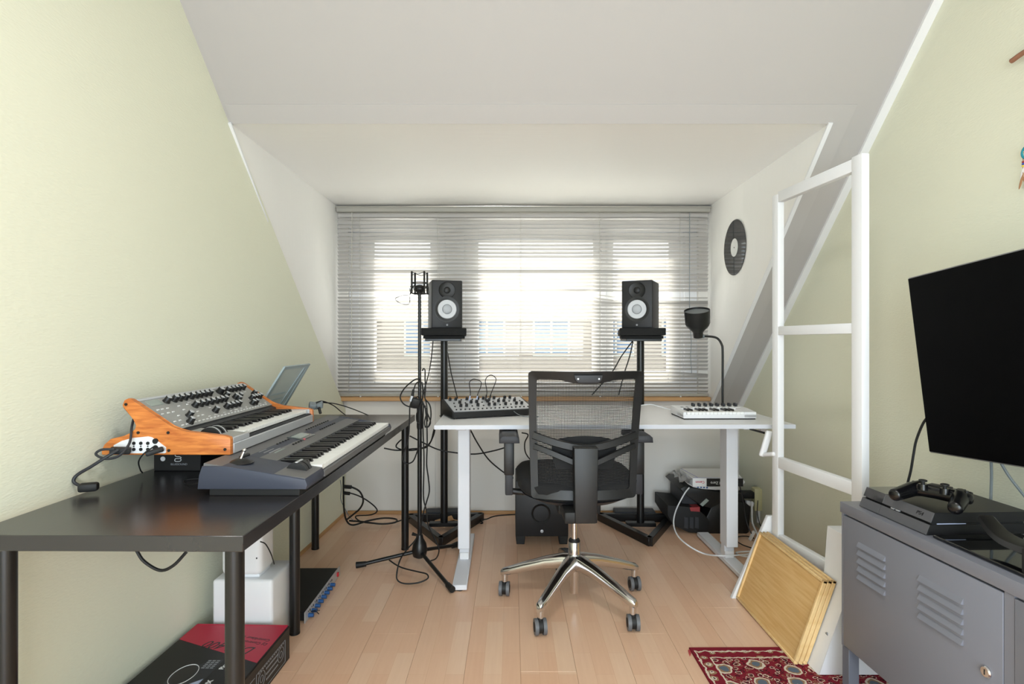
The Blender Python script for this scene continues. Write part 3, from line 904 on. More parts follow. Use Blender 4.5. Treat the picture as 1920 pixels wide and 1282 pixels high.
# grey translucent stand behind
st = thing('plastic_stand', 'grey translucent plastic panel tilted up behind the wooden synthesizer', 'stand', (-1.06, 2.50, TZ))
def sp_(x, y, z): return Vector((x + 1.06, y - 2.50, z - TZ))
Tn, Tf, Bn, Bf = sp_(-0.952, 2.33, 1.049), sp_(-0.952, 2.66, 1.050), sp_(-1.135, 2.345, 0.748), sp_(-1.130, 2.66, 0.748)
def quad_slab(mb, a, b_, c, d, t):
    nrm = (b_ - a).cross(d - a).normalized() * t
    vs = [a, b_, c, d, a + nrm, b_ + nrm, c + nrm, d + nrm]
    mb._add(vs, [(0,1,2,3),(7,6,5,4),(0,4,5,1),(1,5,6,2),(2,6,7,3),(3,7,4,0)])
    return mb
def lerp(a, b_, t): return a + (b_ - a) * t
def sq(u, v): return lerp(lerp(Bn, Bf, u), lerp(Tn, Tf, u), v)
quad_slab(MB(), sq(0.04, 0), sq(0.96, 0), sq(0.97, 0.985), sq(0.1, 0.985), 0.004).build('panel', 'smoke_plastic', st)
q = MB()
for (a, b_, c, d) in ((sq(0, 0), sq(0.12, 0), sq(0.16, 1), sq(0.10, 1)), (sq(0.90, 0), sq(1, 0), sq(1, 1), sq(0.93, 1)), (sq(0.10, 0.96), sq(1, 0.96), sq(1, 1), sq(0.10, 1)), (sq(0.62, 0), sq(0.72, 0), sq(0.90, 0.96), sq(0.84, 0.96))):
    quad_slab(q, a, b_, c, d, 0.007)
q.build('frame', 'smoke_frame', st)
for v in (0.42, 0.50, 0.58):
    quad_slab(MB(), sq(0.16, v), sq(0.66, v), sq(0.66, v + 0.02), sq(0.16, v + 0.02), 0.006).build('rib', 'smoke_frame', st)
MB().b2(tuple(sp_(-1.145, 2.34, TZ + 0.0005)), tuple(sp_(-0.98, 2.67, TZ + 0.010)), 0.002, 1).build('foot_plate', 'smoke_frame', st)

# plug pair at the far end of the synthesizer, leads running on to the desk
pg = thing('jack_plugs', 'grey plugs and black leads behind the far end of the large synthesizer', 'cable', P(600, 765, 2.50))
Oc2 = Vector(pg.location)
r2 = lambda p: Vector(p) - Oc2
MB().box(r2(P(586, 760, 2.45)), (0.030, 0.045, 0.022), (0.3, 0.2, 0.4), 0.006, 2).build('plug', 'grey_cable', pg)
MB().box(r2(P(598, 759, 2.48)), (0.034, 0.045, 0.024), (0.3, -0.2, 0.2), 0.006, 2).build('plug', 'grey_cable', pg)
MB().cyl(r2(P(598, 764, 2.46)), r2(P(601, 775, 2.45)), 0.006, n=10).build('plug_tip', 'black_metal', pg)
T([P(590, 756, 2.46), P(605, 752, 2.5), P(625, 760, 2.62), P(640, 772, 2.75), P(648, 778, 2.9)], 0.0025, par=pg, mt='black_rubber', relf=r2)
T([P(602, 754, 2.5), P(630, 757, 2.62), P(660, 766, 2.78), P(690, 778, 2.98)], 0.0025, par=pg, mt='black_rubber', relf=r2)

# ------------------------------------------------------------------ under the table
tag(MB().tube([P(255, 1030, 1.44), P(270, 1052, 1.44), P(300, 1069, 1.44), P(325, 1060, 1.44), P(350, 1034, 1.46)], 0.004, 8).build('hanging_cable', 'black_rubber'), 'black cable sagging below the near edge of the black table', 'cable')

dj = thing('controller_carton', 'flat black and red cardboard carton with a DJ controller printed on it', 'box', (-0.99, 1.755, 0), math.radians(-1.6))
W2, L2, H2 = 0.172, 0.31, 0.119
MB().b2((-W2, -L2, 0), (W2, L2, H2), 0.002, 1).build('carton', 'card_black', dj)
q = MB(); q.b2((W2 - 0.0005, -L2 + 0.003, 0.003), (W2 + 0.0012, L2 - 0.003, H2 - 0.004)); q.build('side_print', 'card_side', dj)
zt = H2 + 0.0004
def flat(poly, z0, z1): return MB().prism(poly, z0, z1, 'z')
flat([(-W2 + 0.002, L2 - 0.004), (W2 - 0.004, L2 - 0.004), (W2 - 0.004, L2 - 0.24), (-W2 + 0.002, L2 - 0.105)], H2 - 0.001, zt).build('red_print', 'card_red', dj)
flat([(-W2 + 0.004, L2 - 0.004), (W2 - 0.006, L2 - 0.004), (W2 - 0.006, L2 + 0.001), (-W2 + 0.004, L2 + 0.001)], H2 - 0.006, zt + 0.001).build('red_flap', 'card_red', dj)
text('lettering', 'DDJ-400', 0.062, 'print_black', dj, (0.03, L2 - 0.150, zt), (-1, 0.22, 0), (-0.22, -1, 0), sx=0.85, shear=0.2)
text('lettering', 'DJ Controller', 0.020, 'print_black', dj, (0.095, L2 - 0.118, zt), (-1, 0.22, 0), (-0.22, -1, 0))
text('lettering', 'Contrôleur DJ', 0.020, 'print_black', dj, (0.090, L2 - 0.092, zt), (-1, 0.22, 0), (-0.22, -1, 0))
text('lettering', 'Dj', 0.085, 'print_red', dj, (-W2 + 0.035, -0.125, zt), (0, 1, 0), (-1, 0, 0), bold=0.002)
text('lettering', 'Pioneer Dj', 0.020, 'print_white', dj, (0.072, 0.075, zt), (0, 1, 0), (-1, 0, 0), bold=0.0004)
text('lettering', 'rekordbox', 0.034, 'print_white', dj, (0.070, -0.10, zt), (0, 1, 0), (-1, 0, 0), bold=0.0005)
# printed picture of the controller
flat([(-0.075, -0.27), (0.052, -0.27), (0.052, 0.085), (0.02, 0.085), (-0.06, 0.0)], H2 - 0.001, zt).build('picture_body', 'charcoal', dj)
flat([(0.012, -0.24), (0.046, -0.24), (0.046, -0.02), (0.015, -0.05), (-0.02, -0.13)], H2, zt + 0.0003).build('picture_highlight', 'patch_blue', dj)
q = MB()
for k in range(36): q.cyl((-0.028 + 0.036 * math.cos(k / 36 * 6.283), 0.0 + 0.055 * math.sin(k / 36 * 6.283), zt), (-0.028 + 0.036 * math.cos((k + 1) / 36 * 6.283), 0.055 * math.sin((k + 1) / 36 * 6.283), zt), 0.0014, n=4)
q.build('picture_jog_wheel', 'print_white', dj)
flat([(-0.028 + 0.030 * math.cos(k / 24 * 6.283), 0.047 * math.sin(k / 24 * 6.283)) for k in range(24)], H2, zt + 0.0003).build('picture_platter', 'print_black', dj)
q = MB()
for k in range(5):
    for j in range(3): q.b2((0.006 + j * 0.014, 0.035 + k * 0.010, zt - 0.0003), (0.016 + j * 0.014, 0.040 + k * 0.010, zt + 0.0006))
for k in range(60):
    x_, y_ = random.uniform(-0.07, 0.01), random.uniform(-0.25, -0.06)
    q.b2((x_, y_, zt), (x_ + random.uniform(.002, .008), y_ + random.uniform(.002, .008), zt + 0.0005))
q.build('picture_buttons', 'print_grey', dj, kind='stuff')
# outline drawing on the long side
xs_ = W2 + 0.0014
q = MB()
def ln(y0, z0, y1, z1, r=0.0009): q.cyl((xs_, y0, z0), (xs_, y1, z1), r, n=4)
a0, a1, b0, b1 = 0.055, 0.27, 0.012, 0.088
ln(a0, b0, a1, b0); ln(a1, b0, a1, b1); ln(a0, b1, a1, b1); ln(a0, b0, a0, b1)
for cy in (0.092, 0.235):
    for k in range(20):
        for rr in (0.024, 0.011):
            ln(cy + rr * math.cos(k / 20 * 6.283), 0.055 + rr * math.sin(k / 20 * 6.283), cy + rr * math.cos((k + 1) / 20 * 6.283), 0.055 + rr * math.sin((k + 1) / 20 * 6.283), 0.0008)
for k in range(10):
    for j in range(3): q.b2((xs_ - 0.0005, 0.125 + k * 0.009, 0.030 + j * 0.018), (xs_ + 0.0004, 0.130 + k * 0.009, 0.036 + j * 0.018))
for k in range(14): q.b2((xs_ - 0.0005, 0.070 + k * 0.014, 0.081), (xs_ + 0.0004, 0.077 + k * 0.014, 0.085))
for zz, y0, y1 in ((0.060, -0.08, 0.03), (0.052, -0.08, 0.045), (0.030, -0.06, 0.04), (0.022, -0.06, 0.03), (0.085, -0.02, 0.045)): ln(y0, zz, y1, zz, 0.0011)
q.build('side_drawing', 'print_grey', dj)
text('lettering', 'rekordbox', 0.024, 'print_white', dj, (xs_, -0.055, 0.078), (0, 1, 0), (0, 0, 1), bold=0.0003)

sb = thing('white_subwoofer', 'white rounded cube subwoofer under the black table behind the carton', 'subwoofer', (-0.998, 2.19, 0))
MB().b2((-0.112, -0.095, 0.012), (0.112, 0.105, 0.27), 0.012, 3).build('cabinet', 'white_plastic', sb)
for a in (-0.08, 0.08):
    for b_ in (-0.06, 0.07): MB().cyl((a, b_, 0), (a, b_, 0.016), 0.014, n=12).build('foot', 'black_rubber', sb)
sp2 = thing('white_speaker', 'white upright wireless speaker standing on the white subwoofer', 'speaker', (-0.998, 2.165, 0.27))
MB().b2((-0.085, -0.062, 0.010), (0.066, 0.062, 0.36), 0.022, 4).build('housing', 'white_plastic', sp2)
MB().b2((-0.075, -0.05, 0), (0.056, 0.05, 0.014), 0.006, 2).build('foot', 'white_metal', sp2)
MB().b2((0.048, -0.0635, 0.075), (0.052, -0.061, 0.080)).build('status_light', 'black_matte', sp2)
tag(MB().tube([P(372, 1120, 2.2), P(365, 1140, 2.18), P(360, 1160, 2.17), P(353, 1172, 2.17)], 0.0035, 6).build('white_lead', 'white_cable'), 'white lead hanging down by the wall behind the white subwoofer', 'cable')
tag(MB().tube([P(488, 1015, 2.05), P(498, 1020, 2.05), P(508, 1038, 2.06), P(514, 1057, 2.14)], 0.0022, 6).build('dark_lead', 'black_rubber'), 'thin dark lead dropping behind the white subwoofer', 'cable')

rk = thing('rack_preamp', 'flat black rack unit with blue knobs and a red switch on the floor', 'audio rack unit', (-0.965, 2.55, 0), math.radians(0.5))
MB().b2((-0.125, -0.222, 0.004), (0.115, 0.222, 0.044), 0.001, 1).build('chassis', 'black_matte', rk)
MB().b2((0.115, -0.241, 0.002), (0.119, 0.241, 0.046), 0.0006, 1).build('front_panel', 'silver', rk)
for k in range(8):
    MB().cyl((0.118, -0.20 + k * 0.042, 0.017), (0.140, -0.20 + k * 0.042, 0.017), 0.0085, 0.0075, 16).build('knob', 'blue_knob', rk)
q = MB()
for k in range(8):
    q.b2((0.1188, -0.188 + k * 0.042, 0.028), (0.1205, -0.182 + k * 0.042, 0.036))
    q.b2((0.1188, -0.206 + k * 0.042, 0.033), (0.1205, -0.202 + k * 0.042, 0.037))
q.build('meter_lights', 'black_matte', rk)
MB().b2((0.118, 0.188, 0.014), (0.127, 0.202, 0.034), 0.002, 1).build('power_switch', 'red_switch', rk)
for (a, b_) in ((-0.1, -0.2), (0.09, -0.2), (-0.1, 0.2), (0.09, 0.2)): MB().cyl((a, b_, 0), (a, b_, 0.005), 0.01, n=10).build('foot', 'black_rubber', rk)
tag(MB().tube([P(575, 1152, 2.40), P(583, 1146, 2.38), P(592, 1146, 2.36), P(598, 1151, 2.35)], 0.0016, 5).tube([P(582, 1146, 2.38), P(590, 1144, 2.385), P(600, 1144, 2.39)], 0.0016, 5).build('twist_tie', 'black_rubber'), 'short black cable tie lying on the floor beside the rack unit', 'cable tie')
# ------------------------------------------------------------------ white sit-stand desk
DZ = 0.775
dk = thing('standing_desk', 'white height-adjustable desk with a hand crank in front of the window', 'desk', (0.464, 2.965, 0), math.radians(0.9))
def dl(x, y, z): return (x - 0.464, y - 2.965, z)
MB().b2(dl(-0.356, 2.565, DZ - 0.020), dl(1.284, 3.365, DZ), 0.0015, 1).build('desk_top', 'white_laminate', dk)
MB().b2(dl(-0.357, 2.564, DZ - 0.019), dl(1.285, 2.5655, DZ - 0.001)).build('edge_band', 'edge_band', dk)
for lx in (-0.247, 1.130):
    lg = MB().b2(dl(lx - 0.030, 2.895, 0.095), dl(lx + 0.030, 2.985, DZ - 0.045), 0.003, 1).build('leg', 'white_metal', dk)
    MB().b2(dl(lx - 0.026, 2.935, 0.06), dl(lx + 0.026, 2.982, 0.12), 0.003, 1).build('inner_column', 'white_metal', dk)
    MB().b2(dl(lx - 0.034, 2.62, 0.006), dl(lx + 0.034, 3.33, 0.030), 0.003, 1).build('foot', 'white_metal', dk)
    MB().b2(dl(lx - 0.024, 2.930, 0.028), dl(lx + 0.024, 2.995, 0.065), 0.003, 1).build('foot_bracket', 'white_plastic', dk)
    MB().b2(dl(lx - 0.025, 2.70, DZ - 0.045), dl(lx + 0.025, 3.25, DZ - 0.0205), 0.002, 1).build('top_bracket', 'white_metal', dk)
    for yy in (2.64, 3.31): MB().cyl(dl(lx, yy, 0), dl(lx, yy, 0.008), 0.015, n=10).build('foot_pad', 'black_rubber', dk)
MB().b2(dl(-0.22, 3.02, DZ - 0.075), dl(1.10, 3.06, DZ - 0.0455), 0.002, 1).build('cross_beam', 'white_metal', dk)
MB().b2(dl(1.165, 2.645, DZ - 0.050), dl(1.195, 2.675, DZ - 0.0205), 0.002, 1).build('crank_bracket', 'white_plastic', dk)
ck = MB()
c0, c1 = P(1440, 812, 2.56), P(1430, 853, 2.545)
ck.tube([dl(*P(1407, 805, 2.70)), dl(*P(1432, 812, 2.58))], 0.005, 8, smooth=False)
ck.build('crank_rod', 'black_metal', dk)
v = Vector(dl(*c1)) - Vector(dl(*c0))
q = MB()
q.box((Vector(dl(*c0)) + Vector(dl(*c1))) / 2, (0.030, 0.020, v.length + 0.02), Matrix(((0.97, 0, v.x / v.length * -1), (0, 1, 0), (-0.23, 0, 0.97))).to_3x3().normalized(), 0.008, 3)
q.build('crank_arm', 'white_plastic', dk)
MB().cyl(dl(*P(1432, 853, 2.545)), dl(*P(1449, 852, 2.49)), 0.009, 0.010, 14).ball(dl(*P(1449, 852, 2.49)), 0.0102, 12, 8).build('crank_handle', 'white_plastic', dk)

# semi-modular synthesizer with patch leads
nt_ = thing('modular_synthesizer', 'small black semi-modular synthesizer with silver knob panel on the desk', 'synthesizer', (-0.288, 2.735, DZ), math.radians(22))
NL, ND, HF, HB = 0.44, 0.20, 0.034, 0.078
MB().prism([(0, 0.006), (ND, 0.006), (ND, HB), (ND - 0.012, HB), (0.012, HF), (0, HF)], 0, NL, 'x', 0.0015, 1).build('case', 'black_satin', nt_)
for a in (0.02, NL - 0.02):
    for b_ in (0.02, ND - 0.02): MB().cyl((a, b_, 0), (a, b_, 0.008), 0.008, n=8).build('foot', 'black_rubber', nt_)
na = math.atan2(HB - HF, ND - 0.024)
def npt(x, t, h=0.0): return (x, 0.012 + t * (ND - 0.024) - h * math.sin(na), HF + t * (HB - HF) + h * math.cos(na))
MB().box(npt(NL / 2, 0.5, 0.001), (NL - 0.022, (ND - 0.026) / math.cos(na), 0.003), (na, 0, 0)).build('front_panel', 'silver', nt_)
MB().b2((0, 0.0, 0.006), (0.008, ND, HB - 0.04)).build('side_rail', 'black_satin', nt_)
kn2 = MB().lathe([(0.0078, 0), (0.0072, 0.014), (0.006, 0.015)], 14).build('knob', 'black_satin', nt_, loc=(0, 0, 0))
jk = MB().lathe([(0.0042, 0), (0.0042, 0.004), (0.003, 0.0045)], 10).build('jack_socket', 'black_matte', nt_, loc=(0, 0, 0))
first = True
for r, t in enumerate((0.88, 0.62, 0.36)):
    for k in range(13):
        x_ = 0.035 + k * 0.030 + (0.008 if r == 1 else 0)
        if (k + r * 2) % 5 in (0, 1, 3):
            if first: kn2.location = npt(x_, t, 0.002); kn2.rotation_euler = (na, 0, 0); first = False
            else: part_copy(kn2, 'knob', nt_, npt(x_, t, 0.002), (na, 0, 0))
        else: part_copy(jk, 'jack_socket', nt_, npt(x_, t, 0.002), (na, 0, 0))
jk.location = npt(0.03, 0.12, 0.002); jk.rotation_euler = (na, 0, 0)
for k in range(1, 18): part_copy(jk, 'jack_socket', nt_, npt(0.03 + k * 0.0225, 0.12, 0.002), (na, 0, 0))
def nworld(x, t, h):
    a = math.radians(22); p = npt(x, t, h)
    return Vector((-0.288 + p[0] * math.cos(a) - p[1] * math.sin(a), 2.735 + p[0] * math.sin(a) + p[1] * math.cos(a), DZ + p[2]))
def patch(name, pts, e0, e1, plugm, label):
    base = Vector(e0)
    t = thing(name, label, 'cable', base)
    MB().tube([Vector(p) - base for p in pts], 0.0022, 7).build('lead', 'black_rubber', t)
    for e, nx in ((e0, pts[1]), (e1, pts[-2])):
        d = (Vector(nx) - Vector(e)).normalized()
        MB().cyl(Vector(e) - base, Vector(e) - base + d * 0.034, 0.0048, 0.0035, 10).build('plug', plugm, t)
Yp = 2.93
e0, e1 = P(880, 754, Yp), P(893, 754, Yp)
patch('patch_lead', [e0, P(882, 735, Yp), P(880, 718, Yp), P(886, 711, Yp), P(893, 711, Yp), P(902, 716, Yp), P(901, 726, Yp), P(896, 738, Yp), e1], e0, e1, 'patch_blue', 'left patch lead with pale blue plugs on the semi-modular synthesizer')
e0, e1 = P(910, 752, Yp + 0.02), P(917, 752, Yp + 0.02)
patch('patch_lead', [e0, P(913, 735, Yp + 0.02), P(910, 715, Yp + 0.02), P(914, 706, Yp + 0.02), P(922, 703, Yp + 0.02), P(930, 710, Yp + 0.02), P(927, 722, Yp + 0.02), P(921, 737, Yp + 0.02), e1], e0, e1, 'black_rubber', 'right patch lead with black plugs on the semi-modular synthesizer')
tag(MB().tube([P(956, 762, 2.90), P(966, 773, 2.84), P(980, 780, 2.76), P(993, 781, 2.735), P(1010, 781, 2.735)], 0.002, 6).build('usb_lead', 'grey_cable'), 'grey lead in front of the semi-modular synthesizer', 'cable')

# small white keyboard controller
mk = thing('mini_keyboard', 'small white keyboard controller with black knobs on the right of the desk', 'keyboard', (0.828, 2.735, DZ), math.radians(0.8))
KL, KD = 0.355, 0.215
MB().prism([(0, 0.006), (KD, 0.006), (KD, 0.046), (0.105, 0.044), (0.100, 0.030), (0, 0.024)], 0, KL, 'x', 0.0025, 2).build('case', 'white_plastic', mk)
MB().b2((0.004, 0.004, 0), (KL - 0.004, KD - 0.004, 0.007)).build('underside', 'black_matte', mk)
for (a, b_) in ((0, 0.016), (KL - 0.060, KL)):
    MB().prism([(0, 0.010), (0.105, 0.010), (0.105, 0.044), (0, 0.036)], a, b_, 'x', 0.002, 1).build('end_block', 'white_plastic', mk)
wm = MB().b2((0.0004, 0.002, 0.024), (0.0181, 0.098, 0.0365), 0.001, 1).mesh(); wm.materials.append(M['key_white'])
bm2 = MB().prism([(0.040, 0.036), (0.1, 0.036), (0.1, 0.045), (0.044, 0.045)], -0.005, 0.005, 'x', 0.0008, 1).mesh(); bm2.materials.append(M['key_black'])
for i in range(15):
    o = bpy.data.objects.new('white_key', wm); COL.objects.link(o); o.parent = mk; o.location = (0.018 + i * 0.0185, 0, 0)
    if i % 7 in (0, 1, 3, 4, 5) and i < 14:
        o = bpy.data.objects.new('black_key', bm2); COL.objects.link(o); o.parent = mk; o.location = (0.018 + (i + 1) * 0.0185, 0, 0)
kn3 = MB().lathe([(0.0070, 0), (0.0066, 0.015), (0.0055, 0.016)], 14).build('knob', 'charcoal', mk, loc=(0.10, 0.150, 0.045))
for r in range(2):
    for k in range(8):
        if r or k: part_copy(kn3, 'knob', mk, (0.10 + k * 0.031 + (0.006 if r else 0), 0.150 + r * 0.036, 0.045))
pd = MB().b2((0, 0, 0), (0.024, 0.018, 0.003), 0.001, 1).build('pad', 'paper', mk, loc=(0.085, 0.115, 0.0445))
for k in range(1, 8): part_copy(pd, 'pad', mk, (0.085 + k * 0.031, 0.115, 0.0445))
for (a, b_) in ((0.03, 0.125), (0.055, 0.125)): MB().b2((a, b_, 0.044), (a + 0.012, b_ + 0.02, 0.0462), 0.001, 1).build('touch_strip', 'print_grey', mk)
tag(MB().tube([P(1200, 760, 3.02), P(1220, 758, 3.03), P(1240, 763, 3.0), P(1258, 768, 2.945)], 0.0025, 6).build('white_usb_lead', 'white_cable'), 'white lead running across the desk to the small white keyboard', 'cable')

# desk lamp
la = thing('desk_lamp', 'black gooseneck desk lamp with an upturned shade behind the small keyboard', 'lamp', (1.19, 3.20, DZ))
MB().lathe([(0.001, 0), (0.082, 0), (0.084, 0.004), (0.080, 0.012), (0.012, 0.016), (0.001, 0.016)], 32).build('base', 'lamp_black', la)
MB().tube([(0, 0, 0.014), (0, 0, 0.15), (0, 0, 0.32), (-0.006, 0, 0.362), (-0.028, 0, 0.394), (-0.062, 0, 0.405), (-0.125, 0, 0.408)], 0.0065, 10).build('stem', 'lamp_black', la)
MB().cyl((-0.148, 0, 0.406), (-0.105, 0, 0.407), 0.010, n=12).build('swivel', 'grey_cable', la)
mt = Matrix.Translation((-0.138, 0, 0.402)) @ Matrix.Rotation(math.radians(17), 4, 'X') @ Matrix.Rotation(math.radians(-8), 4, 'Y')
MB().lathe([(0.001, 0), (0.026, 0.0), (0.028, 0.028), (0.034, 0.038), (0.060, 0.066), (0.067, 0.082), (0.070, 0.158), (0.0675, 0.158), (0.064, 0.085), (0.03, 0.045), (0.001, 0.045)], 40, mt).build('shade', 'lamp_black', la)
MB().lathe([(0.001, 0.145), (0.0665, 0.145), (0.0665, 0.148), (0.001, 0.148)], 40, mt).build('diffuser', 'lamp_inside', la)

# ------------------------------------------------------------------ studio monitors on stands
def monitor_stand(loc, rz, label, notch):
    t = thing('speaker_stand', label, 'speaker stand', loc, rz, 'studio monitor stands')
    # triangular tube foot: two back corners, one front corner (towards -y)
    A_, B_, C_ = Vector((-0.225, 0.14, 0.024)), Vector((0.225, 0.14, 0.024)), Vector((0, -0.30, 0.024))
    for a, b_ in ((A_, B_), (B_, C_), (C_, A_)):
        d = b_ - a
        MB().box((a + b_) / 2, (d.length + 0.02, 0.036, 0.048), (0, 0, math.atan2(d.y, d.x)), 0.002, 1).build('foot_tube', 'black_metal', t)
    MB().b2((-0.09, -0.05, 0.024), (0.09, 0.0, 0.046), 0.002, 1).build('cross_plate', 'black_metal', t)
    MB().cyl((0, -0.02, 0.03), (0, -0.02, 1.155), 0.0225, n=24).build('pole', 'black_metal', t)
    MB().b2((-0.13, 0.15, 0.0), (0.13, 0.24, 0.055), 0.002, 1).build('foot_plate', 'charcoal', t)
    MB().b2((-0.105, -0.135, 1.155), (0.105, 0.10, 1.170), 0.002, 1).build('top_plate', 'black_metal', t)
    return t
def pad(loc, rz, label):
    t = thing('isolation_pad', label, 'foam pad', loc, rz, 'foam pads under the studio monitors')
    MB().prism([(-0.13, 0), (0.13, 0), (0.13, 0.016), (-0.13, 0.016)], -0.122, 0.122, 'x', 0.002, 1).build('lower_wedge', 'foam', t)
    MB().prism([(-0.155, 0.020), (0.13, 0.0165), (0.13, 0.052), (-0.155, 0.062)], -0.132, 0.132, 'x', 0.003, 1).build('upper_wedge', 'foam', t)
def monitor(loc, rz, label, tilt=0.0):
    t = thing('studio_monitor', label, 'speaker', loc, rz, 'studio monitors')
    W_, D_, H_ = 0.183, 0.222, 0.285
    MB().b2((-W_ / 2, -D_ / 2, 0), (W_ / 2, D_ / 2, H_), 0.006, 3).build('cabinet', 'speaker_black', t)
    def disc(prof, cx, cz, name, mm):
        mt = Matrix.Translation((cx, -D_ / 2, cz)) @ Matrix.Rotation(math.radians(90), 4, 'X')
        MB().lathe(prof, 40, mt).build(name, mm, t)
    disc([(0.078, -0.002), (0.078, 0.003), (0.070, 0.004), (0.060, 0.001), (0.056, 0.001), (0.056, -0.002)], 0, 0.113, 'woofer_ring', 'black_satin')
    disc([(0.056, 0.0015), (0.053, 0.0045), (0.030, 0.0025), (0.001, 0.0022)], 0, 0.113, 'woofer_cone', 'cone_white')
    disc([(0.0295, 0.0028), (0.0275, 0.0048), (0.0265, 0.0038), (0.024, 0.0038)], 0, 0.113, 'cone_groove', 'print_grey')
    disc([(0.0262, 0.003), (0.022, 0.007), (0.012, 0.0098), (0.001, 0.0104)], 0, 0.113, 'dust_cap', 'cone_dome')
    disc([(0.050, 0.0005), (0.048, 0.0035), (0.044, 0.0015), (0.020, 0.0008), (0.017, 0.0035), (0.008, 0.006), (0.001, 0.0066)], 0, 0.226, 'tweeter', 'black_satin')
    disc([(0.006, 0.0), (0.006, 0.002), (0.001, 0.002)], 0, 0.020, 'emblem', 'print_grey')
    return t
SYY = 3.50
monitor_stand((-0.418, SYY, 0), math.radians(3), 'black stand under the left studio monitor beside the microphone stand', 0)
monitor_stand((0.790, SYY, 0), math.radians(-2), 'black stand under the right studio monitor beside the chair', 1)
for xx, rz, side in ((-0.412, 14, 'left'), (0.788, -24, 'right')):
    ck_ = SYY - 0.03
    pad((xx, ck_, 1.170), math.radians(rz * 0.35), 'black foam pad under the %s studio monitor' % side)
    monitor((xx, ck_, 1.2315), math.radians(rz), 'black studio monitor with a white cone on the %s stand' % side)
tag(MB().tube([P(812, 638, 3.50), P(810, 660, 3.5), P(806, 690, 3.5), P(800, 715, 3.48), P(795, 735, 3.45), P(800, 760, 3.42), P(802, 790, 3.42)], 0.0035, 6).build('monitor_lead', 'black_rubber'), 'black lead hanging left of the left monitor pole', 'cable')
tag(MB().tube([P(839, 660, 3.55), P(846, 700, 3.55), P(858, 747, 3.50)], 0.0035, 6, smooth=False).build('power_lead', 'black_rubber'), 'straight black lead running down right of the left monitor pole', 'cable')
tag(MB().tube([P(1187, 638, 3.52), P(1165, 668, 3.5), P(1147, 698, 3.48), P(1110, 740, 3.45)], 0.0038, 6).build('monitor_lead', 'black_rubber'), 'outer black lead slanting down from the right studio monitor', 'cable')
tag(MB().tube([P(1187, 640, 3.52), P(1180, 670, 3.51), P(1171, 698, 3.5), P(1160, 740, 3.5)], 0.0038, 6).build('monitor_lead', 'black_rubber'), 'inner black lead beside the right studio monitor pole', 'cable')
tag(MB().box(P(833, 975, 3.56), (0.11, 0.06, 0.004), (0.15, -0.2, 0.3)).box(P(855, 975, 3.54), (0.07, 0.05, 0.004), (-0.2, 0.35, 0.5)).build('paper_scrap', 'sill_wood'), 'scrap of beige paper by the left monitor pole', 'paper')

# ------------------------------------------------------------------ microphone stand
ms = thing('microphone_stand', 'black tripod microphone stand with cables wound around its pole', 'microphone stand', (-0.478, 2.93, 0))
MB().cyl((0, 0, 0.06), (0, 0, 0.80), 0.0115, n=16).build('lower_pole', 'black_metal', ms)
MB().cyl((0, 0, 0.74), (0, 0, 1.405), 0.0085, n=14).build('upper_pole', 'black_metal', ms)
MB().lathe([(0.013, 0), (0.015, 0.01), (0.015, 0.12), (0.012, 0.13)], 16, Matrix.Translation((0, 0, 0.70))).build('clutch', 'black_rubber', ms)
MB().lathe([(0.018, 0), (0.034, 0.01), (0.040, 0.04), (0.034, 0.075), (0.020, 0.10), (0.016, 0.12)], 24, Matrix.Translation((0, 0, 0.035))).build('tripod_hub', 'black_metal', ms)
MB().cyl((-0.012, -0.012, 0.155), (-0.034, -0.02, 0.165), 0.006, 0.009, 10).build('lock_knob', 'black_rubber', ms)
for (ex, ey) in ((-0.315, -0.05), (0.205, -0.335), (0.175, 0.25)):
    d = Vector((ex, ey, 0)); L = d.length; d.normalize()
    lg = MB().cyl(d * 0.02 + Vector((0, 0, 0.068)), d * (L - 0.03) + Vector((0, 0, 0.018)), 0.0095, n=12).build('leg', 'black_metal', ms)
    MB().cyl(d * (L - 0.05) + Vector((0, 0, 0.0195)), d * L + Vector((0, 0, 0.0160)), 0.0130, 0.0155, 14).build('rubber_foot', 'black_rubber', ms)
# shock mount
MB().cyl((0, 0, 1.395), (0, 0, 1.44), 0.016, n=16).ball((0, 0, 1.425), (0.030, 0.03, 0.022), 14, 8).build('swivel_mount', 'black_satin', ms)
for (R_, zz) in ((0.040, 1.455), (0.046, 1.435), (0.036, 1.40)):
    MB().ring((0, 0, zz), R_, 0.0028, 28, 6).build('cradle_ring', 'black_satin', ms)
for k in range(4):
    a = math.radians(40 + 90 * k)
    x_, y_ = 0.046 * math.cos(a), 0.046 * math.sin(a)
    MB().box((x_, y_, 1.455), (0.008, 0.008, 0.115), (0, 0, a), 0.001, 1).build('cradle_post', 'black_satin', ms)
pts = []
for k in range(4):
    a = math.radians(40 + 90 * k); b_ = math.radians(85 + 90 * k)
    pts += [(0.046 * math.cos(a), 0.046 * math.sin(a), 1.508), (0.038 * math.cos(b_), 0.038 * math.sin(b_), 1.497)]
MB().tube(pts, 0.0016, 5, closed=True, sub=3).build('elastic_band', 'black_rubber', ms)
pts = []
for k in range(8):
    a = math.radians(20 + 45 * k)
    pts.append((0.048 * math.cos(a), 0.048 * math.sin(a), 1.44 if k % 2 else 1.395))
MB().tube(pts, 0.0016, 5, closed=True, sub=3).build('elastic_band', 'black_rubber', ms)
MB().tube([P(768, 540, 2.91) - ms.location, P(768, 552, 2.90) - ms.location, P(754, 554, 2.9) - ms.location, P(741, 560, 2.9) - ms.location, P(750, 568, 2.9) - ms.location, P(762, 571, 2.9) - ms.location, P(768, 567, 2.9) - ms.location, P(768, 553, 2.9) - ms.location], 0.0016, 5).build('loose_band', 'black_rubber', ms)
MB().cyl((-0.02, 0, 0.845), (0.014, 0, 0.85), 0.008, n=8).build('clamp_knob', 'black_rubber', ms)

